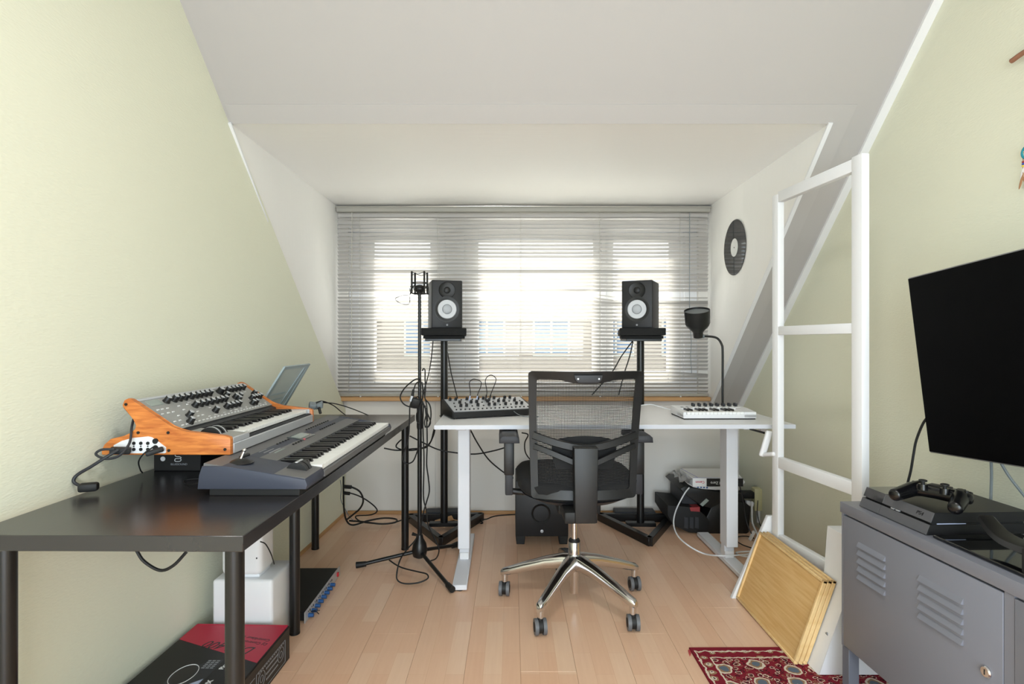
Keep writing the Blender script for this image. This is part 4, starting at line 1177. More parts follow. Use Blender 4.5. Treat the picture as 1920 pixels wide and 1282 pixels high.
# cables wound around it
cw = thing('microphone_cable', 'coiled black microphone cable looped around the microphone stand pole', 'cable', (-0.478, 2.90, 0))
Ow = Vector(cw.location)
def W(x, y, Y=2.88): return P(x, y, Y) - Ow
def wt(pts, r=0.0035): MB().tube(pts, r, 7).build('loop', 'black_rubber', cw)
wt([W(789, 712, 2.90), W(779, 711), W(762, 724), W(752, 738), W(751, 748), W(758, 758), W(770, 763), W(782, 764), W(790, 755), W(793, 735), W(791, 716)])
wt([W(790, 714), W(781, 718), W(777, 726), W(774, 738)])
MB().cyl(W(775, 730), W(773, 744), 0.0060, 0.0075, 12).build('plug_sleeve', 'black_rubber', cw)
MB().cyl(W(773, 742), W(770, 752), 0.0085, n=14).build('connector', 'silver', cw)
wt([W(792, 695, 2.9), W(794, 691), W(797, 694), W(797, 710), W(798, 728), W(796, 745)])
wt([W(786, 742), W(776, 748), W(769, 760), W(768, 780), W(767, 805), W(764, 830), W(757, 848), W(755, 862), W(762, 869), W(774, 865), W(781, 850), W(786, 835)])
wt([W(797, 748), W(806, 760), W(808, 780), W(804, 798), W(798, 800), W(796, 790), W(800, 770), W(790, 755)])
wt([W(786, 762), W(781, 778), W(782, 790), W(788, 796)])
wt([W(792, 752), W(800, 772), W(807, 790), W(803, 800), W(796, 800)])
wt([W(797, 760), W(800, 790), W(801, 830), W(800, 870), W(803, 895), W(805, 920), W(800, 940), W(795, 957), W(789, 985), W(780, 1010, 2.84), W(763, 1030, 2.8), W(750, 1050, 2.72), W(744, 1075, 2.68), W(746, 1088, 2.67), W(760, 1094, 2.66), W(785, 1092, 2.66), W(802, 1084, 2.68), W(800, 1076, 2.70), W(785, 1072, 2.72), W(760, 1066, 2.76), W(745, 1060, 2.80), W(730, 1050, 2.86)])
wt([W(794, 760), W(793, 800), W(795, 860), W(794, 930), W(799, 955), W(803, 985), W(815, 1010, 2.90), W(823, 1030, 2.9), W(818, 1046, 2.95), W(805, 1052, 2.95)])
MB().box(W(779, 755), (0.045, 0.03, 0.05), (0.2, 0.3, 0.2), 0.008, 2).build('adapter', 'black_rubber', cw)

# cables behind the table and under the desk
def cable(name, pts, r, m_, label):
    return tag(MB().tube(pts, r, 7).build(name, m_), label, 'cable')
cable('floor_cable', [P(644, 893, 3.35), P(644, 920, 3.36), P(645, 955, 3.40), P(650, 976, 3.50), P(662, 984, 3.52), P(690, 976, 3.56), P(720, 971, 3.60), P(742, 973, 3.58), P(741, 979, 3.52), P(715, 982, 3.48), P(680, 978, 3.50), P(655, 976, 3.53)], 0.0055, 'black_rubber', 'thick black cable dropping from the table to a coil on the floor')
cable('extension_lead', [P(650, 912, 3.35), P(662, 914, 3.36), P(675, 922, 3.38), P(681, 938, 3.40), P(675, 953, 3.42), P(660, 966, 3.45), P(650, 974, 3.50)], 0.0055, 'black_rubber', 'upper of the two plugged black leads at the table corner')
cable('extension_lead', [P(648, 924, 3.35), P(660, 925, 3.36), P(680, 933, 3.40), P(700, 947, 3.44), P(707, 958, 3.47), P(695, 965, 3.52), P(668, 967, 3.56), P(672, 975, 3.56), P(690, 980, 3.54), P(730, 981, 3.52), P(757, 974, 3.56), P(790, 968, 3.66), P(830, 967, 3.72), P(858, 964, 3.74)], 0.004, 'black_rubber', 'lower of the two plugged black leads at the table corner')
MBp = MB().cyl(P(644, 912, 3.35), P(659, 913, 3.35), 0.011, n=12).build('plug', 'black_rubber'); tag(MBp, 'upper black plug in the upright lead at the table corner', 'plug')
MBp = MB().cyl(P(644, 924, 3.35), P(656, 925, 3.35), 0.010, n=12).build('plug', 'black_rubber'); tag(MBp, 'lower black plug in the upright lead at the table corner', 'plug')
cable('thin_white_lead', [P(638, 900, 3.33), P(640, 915, 3.34), P(639, 935, 3.36), P(645, 950, 3.42), P(655, 968, 3.48), P(664, 976, 3.52)], 0.0022, 'grey_cable', 'thin grey lead next to the upright cable at the table corner')
cable('desk_cable', [P(720, 840, 3.2), P(745, 844, 3.22), P(775, 841, 3.25), P(800, 838, 3.25), P(812, 818, 3.2), P(816, 802, 3.15)], 0.004, 'black_rubber', 'black cable rising from the table to the corner of the desk')
cable('desk_cable', [P(762, 818, 3.25), P(748, 828, 3.25), P(743, 838, 3.25), P(760, 844, 3.25), P(785, 842, 3.25), P(806, 830, 3.2), P(814, 804, 3.15)], 0.004, 'black_rubber', 'looped black cable between the table and the desk corner')
cable('desk_cable', [P(768, 817, 3.28), P(790, 828, 3.28), P(820, 842, 3.26), P(850, 848, 3.25), P(890, 851, 3.22), P(925, 845, 3.2), P(950, 838, 3.18)], 0.004, 'black_rubber', 'long black cable sagging behind the left desk leg')
cable('desk_cable', [P(881, 804, 3.10), P(895, 830, 3.14), P(915, 860, 3.2), P(940, 882, 3.25), P(962, 896, 3.3)], 0.004, 'black_rubber', 'black cable curving down from the desk to the subwoofer')
cable('desk_cable', [P(978, 811, 3.0), P(990, 815, 3.0), P(984, 830, 3.05), P(986, 850, 3.1), P(1000, 868, 3.2)], 0.0035, 'black_rubber', 'short black cable hanging behind the left armrest')
cable('floor_lead', [P(898, 982, 3.6), P(905, 980, 3.58), P(900, 974, 3.62), P(912, 973, 3.64), P(930, 967, 3.68), P(968, 964, 3.7)], 0.004, 'black_rubber', 'black lead on the floor leading to the black subwoofer')

# black subwoofer under the desk
bs = thing('black_subwoofer', 'black boxy subwoofer on short feet under the desk', 'subwoofer', (0.170, 3.38, 0))
MB().b2((-0.150, -0.16, 0.045), (0.150, 0.17, 0.36), 0.004, 2).build('cabinet', 'speaker_black', bs)
for a in (-0.122, 0.122):
    for b_ in (-0.132, 0.14): MB().prism([(a - 0.028, 0.05), (a + 0.028, 0.05), (a + 0.022, 0.0), (a - 0.022, 0.0)], b_ - 0.028, b_ + 0.028, 'y', 0.003, 1).build('foot', 'black_rubber', bs)
mt = Matrix.Translation((-0.005, -0.16, 0.175)) @ Matrix.Rotation(math.radians(90), 4, 'X')
MB().lathe([(0.055, 0.0), (0.052, 0.004), (0.040, -0.002), (0.036, -0.010)], 32, mt, cap=False).build('bass_port', 'black_satin', bs)
MB().lathe([(0.009, 0), (0.009, 0.003), (0.001, 0.004)], 16, Matrix.Translation((0.0, -0.16, 0.075)) @ Matrix.Rotation(math.radians(90), 4, 'X')).build('emblem', 'silver', bs)

# ------------------------------------------------------------------ office chair
ch = thing('office_chair', 'black mesh-back office chair with a polished five-star base', 'chair', (0.275, 2.50, 0), math.radians(1.5))
for k in range(5):
    a = math.radians(-121 - 1.5 + 72 * k)
    d = Vector((math.cos(a), math.sin(a), 0)); s = Vector((-d.y, d.x, 0))
    # tapered arm from hub to castor socket
    q = MB()
    secs = [(0.012, 0.145, 0.217, 0.034), (0.05, 0.150, 0.215, 0.030), (0.13, 0.143, 0.194, 0.025), (0.23, 0.117, 0.160, 0.021), (0.29, 0.100, 0.137, 0.0185), (0.322, 0.092, 0.126, 0.0165), (0.333, 0.094, 0.116, 0.012)]
    rows_ = []
    for (r, z0, z1, hw) in secs:
        ring_ = []
        zc, hz = (z0 + z1) / 2, (z1 - z0) / 2
        for j in range(12):
            t = 2 * math.pi * j / 12
            cx, cz = math.cos(t), math.sin(t)
            cx = math.copysign(abs(cx) ** 0.7, cx); cz = math.copysign(abs(cz) ** 0.7, cz)
            ring_.append(q.bm.verts.new(d * r + s * (hw * cx) + Vector((0, 0, zc + hz * cz))))
        rows_.append(ring_)
    for r0, r1 in zip(rows_, rows_[1:]):
        for j in range(12): q.bm.faces.new((r0[j], r0[(j + 1) % 12], r1[(j + 1) % 12], r1[j]))
    q.bm.faces.new(rows_[0]); q.bm.faces.new(rows_[-1])
    q.cyl(d * 0.316 + Vector((0, 0, 0.066)), d * 0.316 + Vector((0, 0, 0.11)), 0.0135, 0.0155, 16)
    q.build('base_arm', 'chrome', ch, angle=50)
    ca_ = math.radians([6, -3, 4, 14, -6][k]); e = Vector((math.cos(ca_), math.sin(ca_), 0)); f_ = Vector((-e.y, e.x, 0))
    c = d * 0.318
    cs = MB().cyl(c - e * 0.009 + Vector((0, 0, 0.034)), c + e * 0.009 + Vector((0, 0, 0.034)), 0.027, n=20)
    cs.cyl(c + Vector((0, 0, 0.045)), c + Vector((0, 0, 0.068)), 0.012, n=12)
    cs = cs.build('castor', 'black_rubber', ch)
    for sg in (-1, 1):
        cc = c + e * (0.0165 * sg) + Vector((0, 0, 0.0315))
        wv = MB().cyl(cc - e * 0.007, cc + e * 0.007, 0.0312, n=28)
        w_ = wv.build('wheel', 'castor_grey', None, loc=(0, 0, 0)); w_.parent = cs; w_.location = -Vector(cs.location)
        hb_ = MB().cyl(cc + e * 0.0068 * sg, cc + e * 0.0088 * sg, 0.019, 0.017, 20).build('wheel_cover', 'black_rubber', None, loc=(0, 0, 0)); hb_.parent = cs; hb_.location = -Vector(cs.location)
MB().lathe([(0.020, 0.045), (0.022, 0.05), (0.022, 0.20), (0.028, 0.215), (0.027, 0.222), (0.025, 0.27), (0.023, 0.274)], 24).build('hub', 'chrome', ch)
MB().lathe([(0.024, 0.268), (0.026, 0.274), (0.022, 0.282)], 20).build('collar', 'black_rubber', ch)
MB().cyl((0, 0, 0.27), (0, 0, 0.47), 0.014, n=20).build('gas_lift', 'chrome', ch)
MB().b2((-0.09, -0.16, 0.435), (0.09, 0.14, 0.485), 0.012, 2).build('mechanism', 'black_rubber', ch)
# seat
def superell(cx, cy, rx, ry, n=36, p=0.55):
    out = []
    for i in range(n):
        t = 2 * math.pi * i / n
        c_, s_ = math.cos(t), math.sin(t)
        out.append((cx + rx * math.copysign(abs(c_) ** p, c_), cy + ry * math.copysign(abs(s_) ** p, s_)))
    return out
def stack(levels, n=36):
    q = MB(); rws = []
    for (z, rx, ry, cy, crv) in levels:
        rws.append([q.bm.verts.new((x_, y_, z + crv * (x_ / 0.24) ** 2)) for x_, y_ in superell(0, cy, rx, ry, n)])
    for r0, r1 in zip(rws, rws[1:]):
        for j in range(n): q.bm.faces.new((r0[j], r0[(j + 1) % n], r1[(j + 1) % n], r1[j]))
    q.bm.faces.new(rws[0]); q.bm.faces.new(rws[-1])
    return q
stack([(0.470, 0.13, 0.15, 0.02, 0.02), (0.478, 0.20, 0.21, 0.02, 0.03), (0.500, 0.243, 0.245, 0.02, 0.02)]).build('seat_shell', 'charcoal', ch, angle=60)
stack([(0.498, 0.235, 0.235, 0.02, 0.02), (0.515, 0.252, 0.252, 0.02, 0.02), (0.555, 0.256, 0.256, 0.02, 0.012), (0.578, 0.240, 0.240, 0.02, 0.008), (0.585, 0.20, 0.20, 0.02, 0.004)]).build('seat', 'black_fabric', ch, angle=60)
# backrest frame : curved sheet with rounded-rectangle opening
def bcurve(u, z):
    """u -1..1 across, returns world-local point of the back surface"""
    zz = (z - 0.53) / 0.5
    half = 0.213 + 0.019 * zz
    y0 = -0.235 - 0.035 * zz - 0.02 * math.sin(math.pi * max(0, min(1, zz))) * -1
    return Vector((0.010 + 0.006 * zz + u * half, y0 + 0.045 * u * u, z))
def back_bar(pts, wid, thk, n_=None):
    """bar along (u,z) list with rectangular section on the back surface"""
    q = MB(); rws = []
    P_ = [bcurve(u, z) for u, z in pts]
    for i, p in enumerate(P_):
        d = (P_[min(i + 1, len(P_) - 1)] - P_[max(i - 1, 0)]).normalized()
        nrm = Vector((0, -1, 0)); s_ = d.cross(nrm).normalized(); nn = s_.cross(d).normalized()
        w2 = wid(i / (len(P_) - 1)) if callable(wid) else wid
        rws.append([q.bm.verts.new(p + s_ * (a * w2 / 2) + nn * (b * thk / 2)) for a, b in ((-1, -0.6), (-0.8, -1), (0.8, -1), (1, -0.6), (1, 0.6), (0.8, 1), (-0.8, 1), (-1, 0.6))])
    for r0, r1 in zip(rws, rws[1:]):
        for j in range(8): q.bm.faces.new((r0[j], r0[(j + 1) % 8], r1[(j + 1) % 8], r1[j]))
    q.bm.faces.new(rws[0]); q.bm.faces.new(rws[-1])
    return q
ztop, zbot = 1.022, 0.545
def closed_frame():
    # outer & inner loops
    outer, inner = [], []
    N = 24
    def loop(u1, zt_, zb_, ru, rz, dip):
        pts = []
        for (cu, cz, a0) in ((u1 - ru, zt_ - rz, 90), (u1 - ru, zb_ + rz, 0), (-u1 + ru, zb_ + rz, -90), (-u1 + ru, zt_ - rz, 180)):
            for k in range(7):
                a = math.radians(a0 - 90 * k / 6)
                pts.append((cu + ru * math.cos(a), cz + rz * math.sin(a)))
        # order: top-right ->down right -> bottom left -> up
        return pts
    def dens(pts, dip):
        out = []
        m_ = len(pts)
        for i in range(m_):
            a, b_ = pts[i], pts[(i + 1) % m_]
            nseg = 10 if (abs(a[0] - b_[0]) > 0.4 or abs(a[1] - b_[1]) > 0.2) else 1
            for k in range(nseg):
                t = k / nseg
                u, z = a[0] + (b_[0] - a[0]) * t, a[1] + (b_[1] - a[1]) * t
                if dip and z > 0.9: z -= dip * math.exp(-(u / 0.38) ** 4)
                out.append((u, z))
        return out
    o_ = dens(loop(1.0, ztop + 0.012, zbot - 0.025, 0.07, 0.016, 0), 0)
    i_ = dens(loop(0.865, ztop - 0.020, zbot + 0.012, 0.05, 0.012, 0), 0.018)
    q = MB(); n_ = len(o_)
    vs = []
    for (lp, off) in ((o_, 0.016), (i_, 0.010), (o_, -0.010), (i_, -0.006)):
        vs.append([q.bm.verts.new(bcurve(u, z) + Vector((0, -off, 0))) for u, z in lp])
    for a, b_ in ((0, 1), (2, 3), (0, 2), (1, 3)):
        for j in range(n_):
            k = (j + 1) % n_
            q.bm.faces.new((vs[a][j], vs[a][k], vs[b_][k], vs[b_][j]))
    return q
closed_frame().build('back_frame', 'black_satin', ch, angle=50)
q = MB(); gr = []
for i in range(13):
    u = -0.9 + 1.8 * i / 12
    gr.append([q.bm.verts.new(bcurve(u, zbot + (ztop - zbot) * j / 12) + Vector((0, 0.004, 0))) for j in range(13)])
for i in range(12):
    for j in range(12): q.bm.faces.new((gr[i][j], gr[i + 1][j], gr[i + 1][j + 1], gr[i][j + 1]))
q.build('back_mesh', 'mesh_fabric', ch, angle=80)
# lumbar pad in front of the mesh
q = MB(); gr = []
for i in range(17):
    u = -0.60 + 1.2 * i / 16; e = max(0.0, 1 - (u / 0.60) ** 2)
    zt_ = 0.742 + 0.028 * e ** 0.6; zb_ = 0.742 - (0.105 if abs(u) < 0.59 else 0.05)
    gr.append([q.bm.verts.new(bcurve(u, zb_ + (zt_ - zb_) * j / 6) + Vector((0, 0.012 + 0.012 * e, 0))) for j in range(7)])
for i in range(16):
    for j in range(6): q.bm.faces.new((gr[i][j], gr[i + 1][j], gr[i + 1][j + 1], gr[i][j + 1]))
bmesh.ops.solidify(q.bm, geom=q.bm.faces[:], thickness=0.012)
q.build('lumbar_pad', 'black_satin', ch, angle=60)
arc = lambda za, zm, u1, n_=14: [(-u1 + 2 * u1 * k / n_, zm + (za - zm) * abs(-1 + 2 * k / n_) ** 1.6) for k in range(n_ + 1)]
o = back_bar(arc(0.775, 0.728, 0.93), 0.030, 0.022).build('upper_brace', 'black_satin', ch); o.location.y -= 0.018
for sg in (-1, 1):
    o = back_bar([(sg * (0.92 - 0.74 * k / 8), 0.730 - 0.062 * (k / 8) ** 1.1) for k in range(9)], 0.024, 0.02).build('side_brace', 'black_satin', ch); o.location.y -= 0.018
MB().prism([(-0.040, 0.450), (0.046, 0.450), (0.050, 0.74), (-0.044, 0.74)], -0.318, -0.262, 'y', 0.006, 2).build('spine', 'black_satin', ch)
MB().b2((-0.080, -0.312, 0.446), (0.048, -0.15, 0.492), 0.008, 2).build('spine_foot', 'black_rubber', ch)
# pull-handle plate at the top
q = MB()
hp = [(-0.056, 0.0), (0.056, 0.0), (0.052, -0.018), (0.040, -0.030), (-0.040, -0.030), (-0.052, -0.018)]
c0_ = bcurve(0, ztop)
q.prism([(c0_.x + a, c0_.z - 0.002 + b_) for a, b_ in hp], c0_.y - 0.024, c0_.y - 0.010, 'y', 0.002, 2)
q.build('handle_plate', 'charcoal', ch)
for a in (-0.041, 0.041): MB().cyl((c0_.x + a, c0_.y - 0.026, c0_.z - 0.016), (c0_.x + a, c0_.y - 0.02, c0_.z - 0.016), 0.0035, n=10).build('screw', 'silver', ch)
# armrests
for sg in (-1, 1):
    ax = sg * 0.288
    t_ = MB()
    t_.prism([(ax - 0.044, 0.716), (ax + 0.044, 0.716), (ax + 0.042, 0.738), (ax + 0.030, 0.749), (ax - 0.030, 0.749), (ax - 0.042, 0.738)], -0.075, 0.175, 'y', 0.008, 2)
    ar = t_.build('armrest', 'charcoal', ch)
    MB().b2((ax - 0.022, -0.01, 0.565), (ax + 0.022, 0.055, 0.720), 0.006, 2).build('arm_post', 'black_satin', ch)
    MB().b2((ax - 0.017, -0.002, 0.475), (ax + 0.017, 0.047, 0.60), 0.005, 2).build('arm_sleeve', 'charcoal', ch)
    MB().cyl((ax, 0.02, 0.490), (sg * 0.15, 0.02, 0.478), 0.014, n=12).build('arm_bracket', 'black_satin', ch)
    MB().b2((ax - 0.018 * sg - 0.002, -0.003, 0.596), (ax + 0.020 * sg, 0.05, 0.600)).build('arm_ring', 'silver', ch)
# ------------------------------------------------------------------ printer corner under the desk
pr = thing('printer', 'black inkjet printer on the floor under the right end of the desk', 'printer', (1.20, 3.40, 0))
kp = 3.40 / FPX
def pp(x, y): return ((x - 960) * kp - 1.20, CAMH - (y - 641) * kp)
body = [pp(*p) for p in ((1322, 975), (1334, 950), (1350, 941), (1396, 941), (1408, 950), (1405, 998), (1400, 1001), (1326, 1001))]
MB().prism(body, 0.0, 0.33, 'y', 0.008, 2).build('body', 'black_satin', pr)
tray = [pp(*p) for p in ((1251, 946), (1300, 950), (1318, 962), (1330, 976), (1326, 1001), (1290, 997), (1262, 984), (1251, 966))]
MB().prism(tray, -0.01, 0.30, 'y', 0.006, 2).build('output_tray', 'black_matte', pr)
lid = [pp(*p) for p in ((1275, 917), (1283, 911), (1345, 922), (1392, 926), (1398, 941), (1350, 942), (1333, 953), (1312, 947), (1284, 926))]
MB().prism(lid, 0.0, 0.33, 'y', 0.005, 2).build('scanner_lid', 'black_satin', pr)
MB().prism([pp(*p) for p in ((1284, 926), (1312, 947), (1318, 962), (1284, 950))], 0.06, 0.31, 'y').build('inner_well', 'charcoal', pr)
MB().prism([pp(*p) for p in ((1312, 945), (1324, 934), (1329, 938), (1317, 949))], -0.004, 0.01, 'y').build('display', 'lcd', pr)
MB().prism([pp(*p) for p in ((1292, 950), (1311, 949), (1311, 958), (1294, 957))], -0.014, 0.05, 'y', 0.001, 1).build('red_label', 'red_label', pr)
q = MB()
for a in (1282, 1292, 1302): q.prism([pp(a, 968), pp(a + 7, 969), pp(a + 7, 990), pp(a, 988)], -0.0125, 0.0, 'y')
q.build('tray_recess', 'charcoal', pr)
MB().b2((0.0, 0.02, 0), (0.22, 0.31, 0.012)).build('base', 'black_rubber', pr)
rt = thing('router', 'white flat router between the printer and the paper pack', 'router', (1.175, 3.50, 0.2600))
MB().prism([(-0.085, 0.016), (-0.03, 0.006), (0.05, 0.0), (0.095, 0.0), (0.11, 0.012), (0.10, 0.022), (-0.08, 0.024)], -0.09, 0.10, 'y', 0.003, 2).build('case', 'white_plastic', rt)
for k in range(4): MB().b2((-0.060 + k * 0.018, -0.0915, 0.0095 + (3 - k) * 0.0012), (-0.050 + k * 0.018, -0.088, 0.0175 + (3 - k) * 0.0008)).build('port', 'blue_knob', rt)
rm = thing('paper_pack', 'opened pack of white printer paper on top of the printer', 'paper', (1.185, 3.51, 0.2850))
MB().b2((-0.105, -0.125, 0), (0.195, 0.135, 0.052), 0.003, 1).build('paper_ream', 'paper', rm)
MB().b2((-0.022, -0.1262, 0.002), (0.196, -0.1245, 0.050)).build('black_band', 'print_black', rm)
MB().b2((-0.104, -0.1260, 0.002), (-0.023, -0.1245, 0.050)).build('white_band', 'paper', rm)
text('lettering', 'Canon', 0.020, 'print_red', rm, (-0.062, -0.1266, 0.028), (-1, 0, 0), (0, 0, -1), bold=0.0003)
text('lettering', 'Black Label Zero', 0.0225, 'print_white', rm, (0.078, -0.1266, 0.024), (-1, 0, 0), (0, 0, -1), bold=0.0003)
for y0, y1, x0, x1 in ((-0.118, -0.116, -0.10, 0.19),): MB().b2((x0, y0, 0.0515), (x1, y1, 0.0528)).build('violet_edge', 'violet_line', rm)
MB().box((-0.085, 0.01, 0.0522), (0.0025, 0.24, 0.001), (0, 0, 0.12)).build('violet_edge', 'violet_line', rm)
q = MB(); random.seed(3)
gr = []
for i in range(9):
    row = []
    for j in range(6):
        row.append(q.bm.verts.new((-0.10 - 0.075 * j / 5 * (0.8 + 0.3 * random.random()), -0.12 + 0.24 * i / 8, 0.034 + 0.010 * math.sin(j * 2.1 + i * 1.7) + 0.012 * random.uniform(-1, 1))))
    gr.append(row)
for i in range(8):
    for j in range(5): q.bm.faces.new((gr[i][j], gr[i + 1][j], gr[i + 1][j + 1], gr[i][j + 1]))
bmesh.ops.solidify(q.bm, geom=q.bm.faces[:], thickness=0.001)
q.build('torn_wrapper', 'paper', rm, angle=20)
q = MB(); q.box((-0.12, -0.10, 0.012), (0.05, 0.04, 0.002), (0.3, 0.5, 0.4)).box((0.205, -0.03, 0.035), (0.02, 0.18, 0.030), (0.2, 0.5, 0), 0.004, 1)
q.build('wrapper_flap', 'paper', rm)

# wall socket strip and plugs on the right wall
so = thing('socket_box', 'beige socket box on the right wall behind the desk leg', 'socket', (XW, 3.48, 0.10))
MB().b2((-0.045, -0.028, 0.02), (0, 0.028, 0.155), 0.004, 2).build('housing', 'beige', so)
MB().b2((-0.022, -0.008, -0.06), (-0.002, 0.008, 0.022), 0.003, 1).build('cable_duct', 'white_plastic', so)
tag(MB().b2((XW - 0.125, 3.45, 0.195), (XW - 0.047, 3.505, 0.235), 0.004, 2).build('power_adapter', 'black_rubber'), 'black power adapter plugged into the beige socket box', 'adapter')
tag(MB().box((XW - 0.075, 3.46, 0.165), (0.05, 0.03, 0.030), (0, 0.2, 0), 0.008, 2).build('white_plug', 'white_plastic'), 'white plug in the lower side of the beige socket box', 'plug')
cable('white_power_lead', [P(1410, 940, 3.42), P(1410, 960, 3.40), P(1411, 980, 3.36), P(1418, 997, 3.25), P(1424, 1010, 3.1), P(1430, 1022, 2.98)], 0.005, 'white_cable', 'thick white lead hanging from the white plug by the printer')
cable('adapter_lead', [P(1421, 938, 3.42), P(1420, 960, 3.42), P(1424, 980, 3.38), P(1432, 995, 3.30), P(1440, 1003, 3.22)], 0.0025, 'charcoal', 'thin dark lead hanging from the black adapter')
cable('desk_power_lead', [P(1378, 862, 3.10), P(1380, 888, 3.14), P(1388, 915, 3.18), P(1394, 945, 3.22), P(1398, 970, 3.24), P(1404, 990, 3.22), P(1409, 1000, 3.2)], 0.0035, 'charcoal', 'dark lead falling from the desk past the right desk leg')
cable('router_lead', [P(1292, 914, 3.37), P(1283, 926, 3.34), P(1268, 955, 3.30), P(1263, 980, 3.22), P(1270, 1003, 3.12), P(1290, 1022, 3.03), P(1318, 1037, 3.02), P(1345, 1041.5, 2.915), P(1375, 1041, 2.91), P(1400, 1039, 2.98), P(1412, 1034, 3.06), P(1395, 1034, 3.08), P(1380, 1036, 3.08), P(1392, 1042, 3.0), P(1412, 1043, 2.98)], 0.004, 'white_cable', 'white lead curving from the router across the floor')
cable('floor_loop_lead', [P(1414, 1009, 3.28), P(1400, 1005, 3.32), P(1384, 1006, 3.32), P(1380, 1012, 3.26), P(1392, 1021, 3.16), P(1415, 1029, 3.1)], 0.003, 'black_rubber', 'thin black lead looped on the floor in front of the printer')
tag(MB().box(P(1410, 1004, 3.28), (0.012, 0.02, 0.06), (0.2, 0.4, 0.2), 0.002, 1).build('cable_label', 'paper'), 'small white tag on the floor lead beside the printer', 'tag')

# ------------------------------------------------------------------ white frame standing at the right
fr = thing('open_rack', 'tall white open rack with three openings standing at the right of the desk', 'rack', (1.20, 2.25, 0))
def fl_(x, y, z): return Vector((x - 1.20, y - 2.25, z))
pn, pf = Vector((1.236, 2.005, 0)), Vector((1.172, 2.495, 0))
dirv = (pf - pn); yaw = math.atan2(-dirv.x, dirv.y)
def fbox(mb, a, b_, z0, z1, thick=0.030, bev=0.003):
    """box along the frame plane between parameters a..b (m from near post)"""
    d = dirv.normalized(); c = pn + d * ((a + b_) / 2) + Vector((0, 0, (z0 + z1) / 2))
    mb.box(fl_(*c), (thick, b_ - a, z1 - z0), (0, 0, yaw), bev, 2)
LF = dirv.length
q = MB(); fbox(q, -0.022, 0.030, 0.25, 1.812); q.build('post', 'white_frame', fr)
q = MB(); fbox(q, LF - 0.022, LF + 0.022, 0.25, 1.797); q.build('post', 'white_frame', fr)
for z0, z1 in ((1.760, 1.806), (1.180, 1.218), (0.600, 0.648), (0.262, 0.31)):
    q = MB(); fbox(q, 0.028, LF - 0.020, z0, z1, 0.028); q.build('rail', 'white_frame', fr)
MB().prism([(a - 1.20, b_) for a, b_ in [(1.052, 0.0065), (1.295, 0.0065), (1.295, 0.30), (1.275, 0.47), (1.168, 0.47), (1.160, 0.30)]], 1.945 - 2.25, 2.10 - 2.25, 'y', 0.003, 2).build('foot', 'white_frame', fr)
MB().prism([(a - 1.20, b_) for a, b_ in [(0.985, 0.0), (1.20, 0.0), (1.20, 0.37), (1.147, 0.37)]], 2.538 - 2.25, 2.560 - 2.25, 'y', 0.003, 2).build('foot', 'white_frame', fr)
for z_ in (0.13, 0.29):
    xx = 1.052 + 0.36 * z_
    MB().cyl(fl_(xx - 0.002, 1.975, z_), fl_(xx + 0.006, 1.975, z_ + 0.002), 0.007, n=14).build('screw_cap', 'print_grey', fr)

# bamboo trays leaning on its feet
lean = math.atan2(0.13, 0.47)
def tray_obj(off, label, rim_d):
    t = thing('bamboo_tray', label, 'tray', (1.000 + off, 2.272, 0.0075), 0.0, 'bamboo trays leaning on the white rack')
    t.rotation_euler = (0, 0, 0)
    Rm = Matrix.Rotation(math.radians(19.8), 3, 'Y')
    def lb(mb, lo, hi, bev=0.002):
        c = Vector([(a + b_) / 2 for a, b_ in zip(lo, hi)]); s_ = [abs(b_ - a) for a, b_ in zip(lo, hi)]
        mb.box(Rm @ c, s_, Rm, bev, 1); return mb
    Lh, Hh, Dp = 0.262, 0.315, 0.0145
    lb(MB(), (0.0075, -Lh + 0.008, 0.008), (0.0115, Lh - 0.008, Hh - 0.008), 0).build('board', 'bamboo', t)
    lb(MB(), (0, -Lh, 0.010), (Dp, -Lh + 0.012, Hh - 0.0)).build('rim', 'bamboo_rim', t)
    lb(MB(), (0, Lh - 0.012, 0.010), (Dp, Lh, Hh - 0.0)).build('rim', 'bamboo_rim', t)
    lb(MB(), (0, -Lh, Hh - 0.010), (Dp, Lh, Hh)).build('rim', 'bamboo_rim', t)
    lb(MB(), (0, -Lh, 0.0), (Dp, Lh, 0.010)).build('rim', 'bamboo_rim', t)
tray_obj(0.0, 'front bamboo tray, its whole face showing, leaning by the rug', 0)
tray_obj(0.0165, 'second bamboo tray, right behind the front one', 0)
tray_obj(0.033, 'rearmost of the stacked bamboo trays, against the white feet', 0)

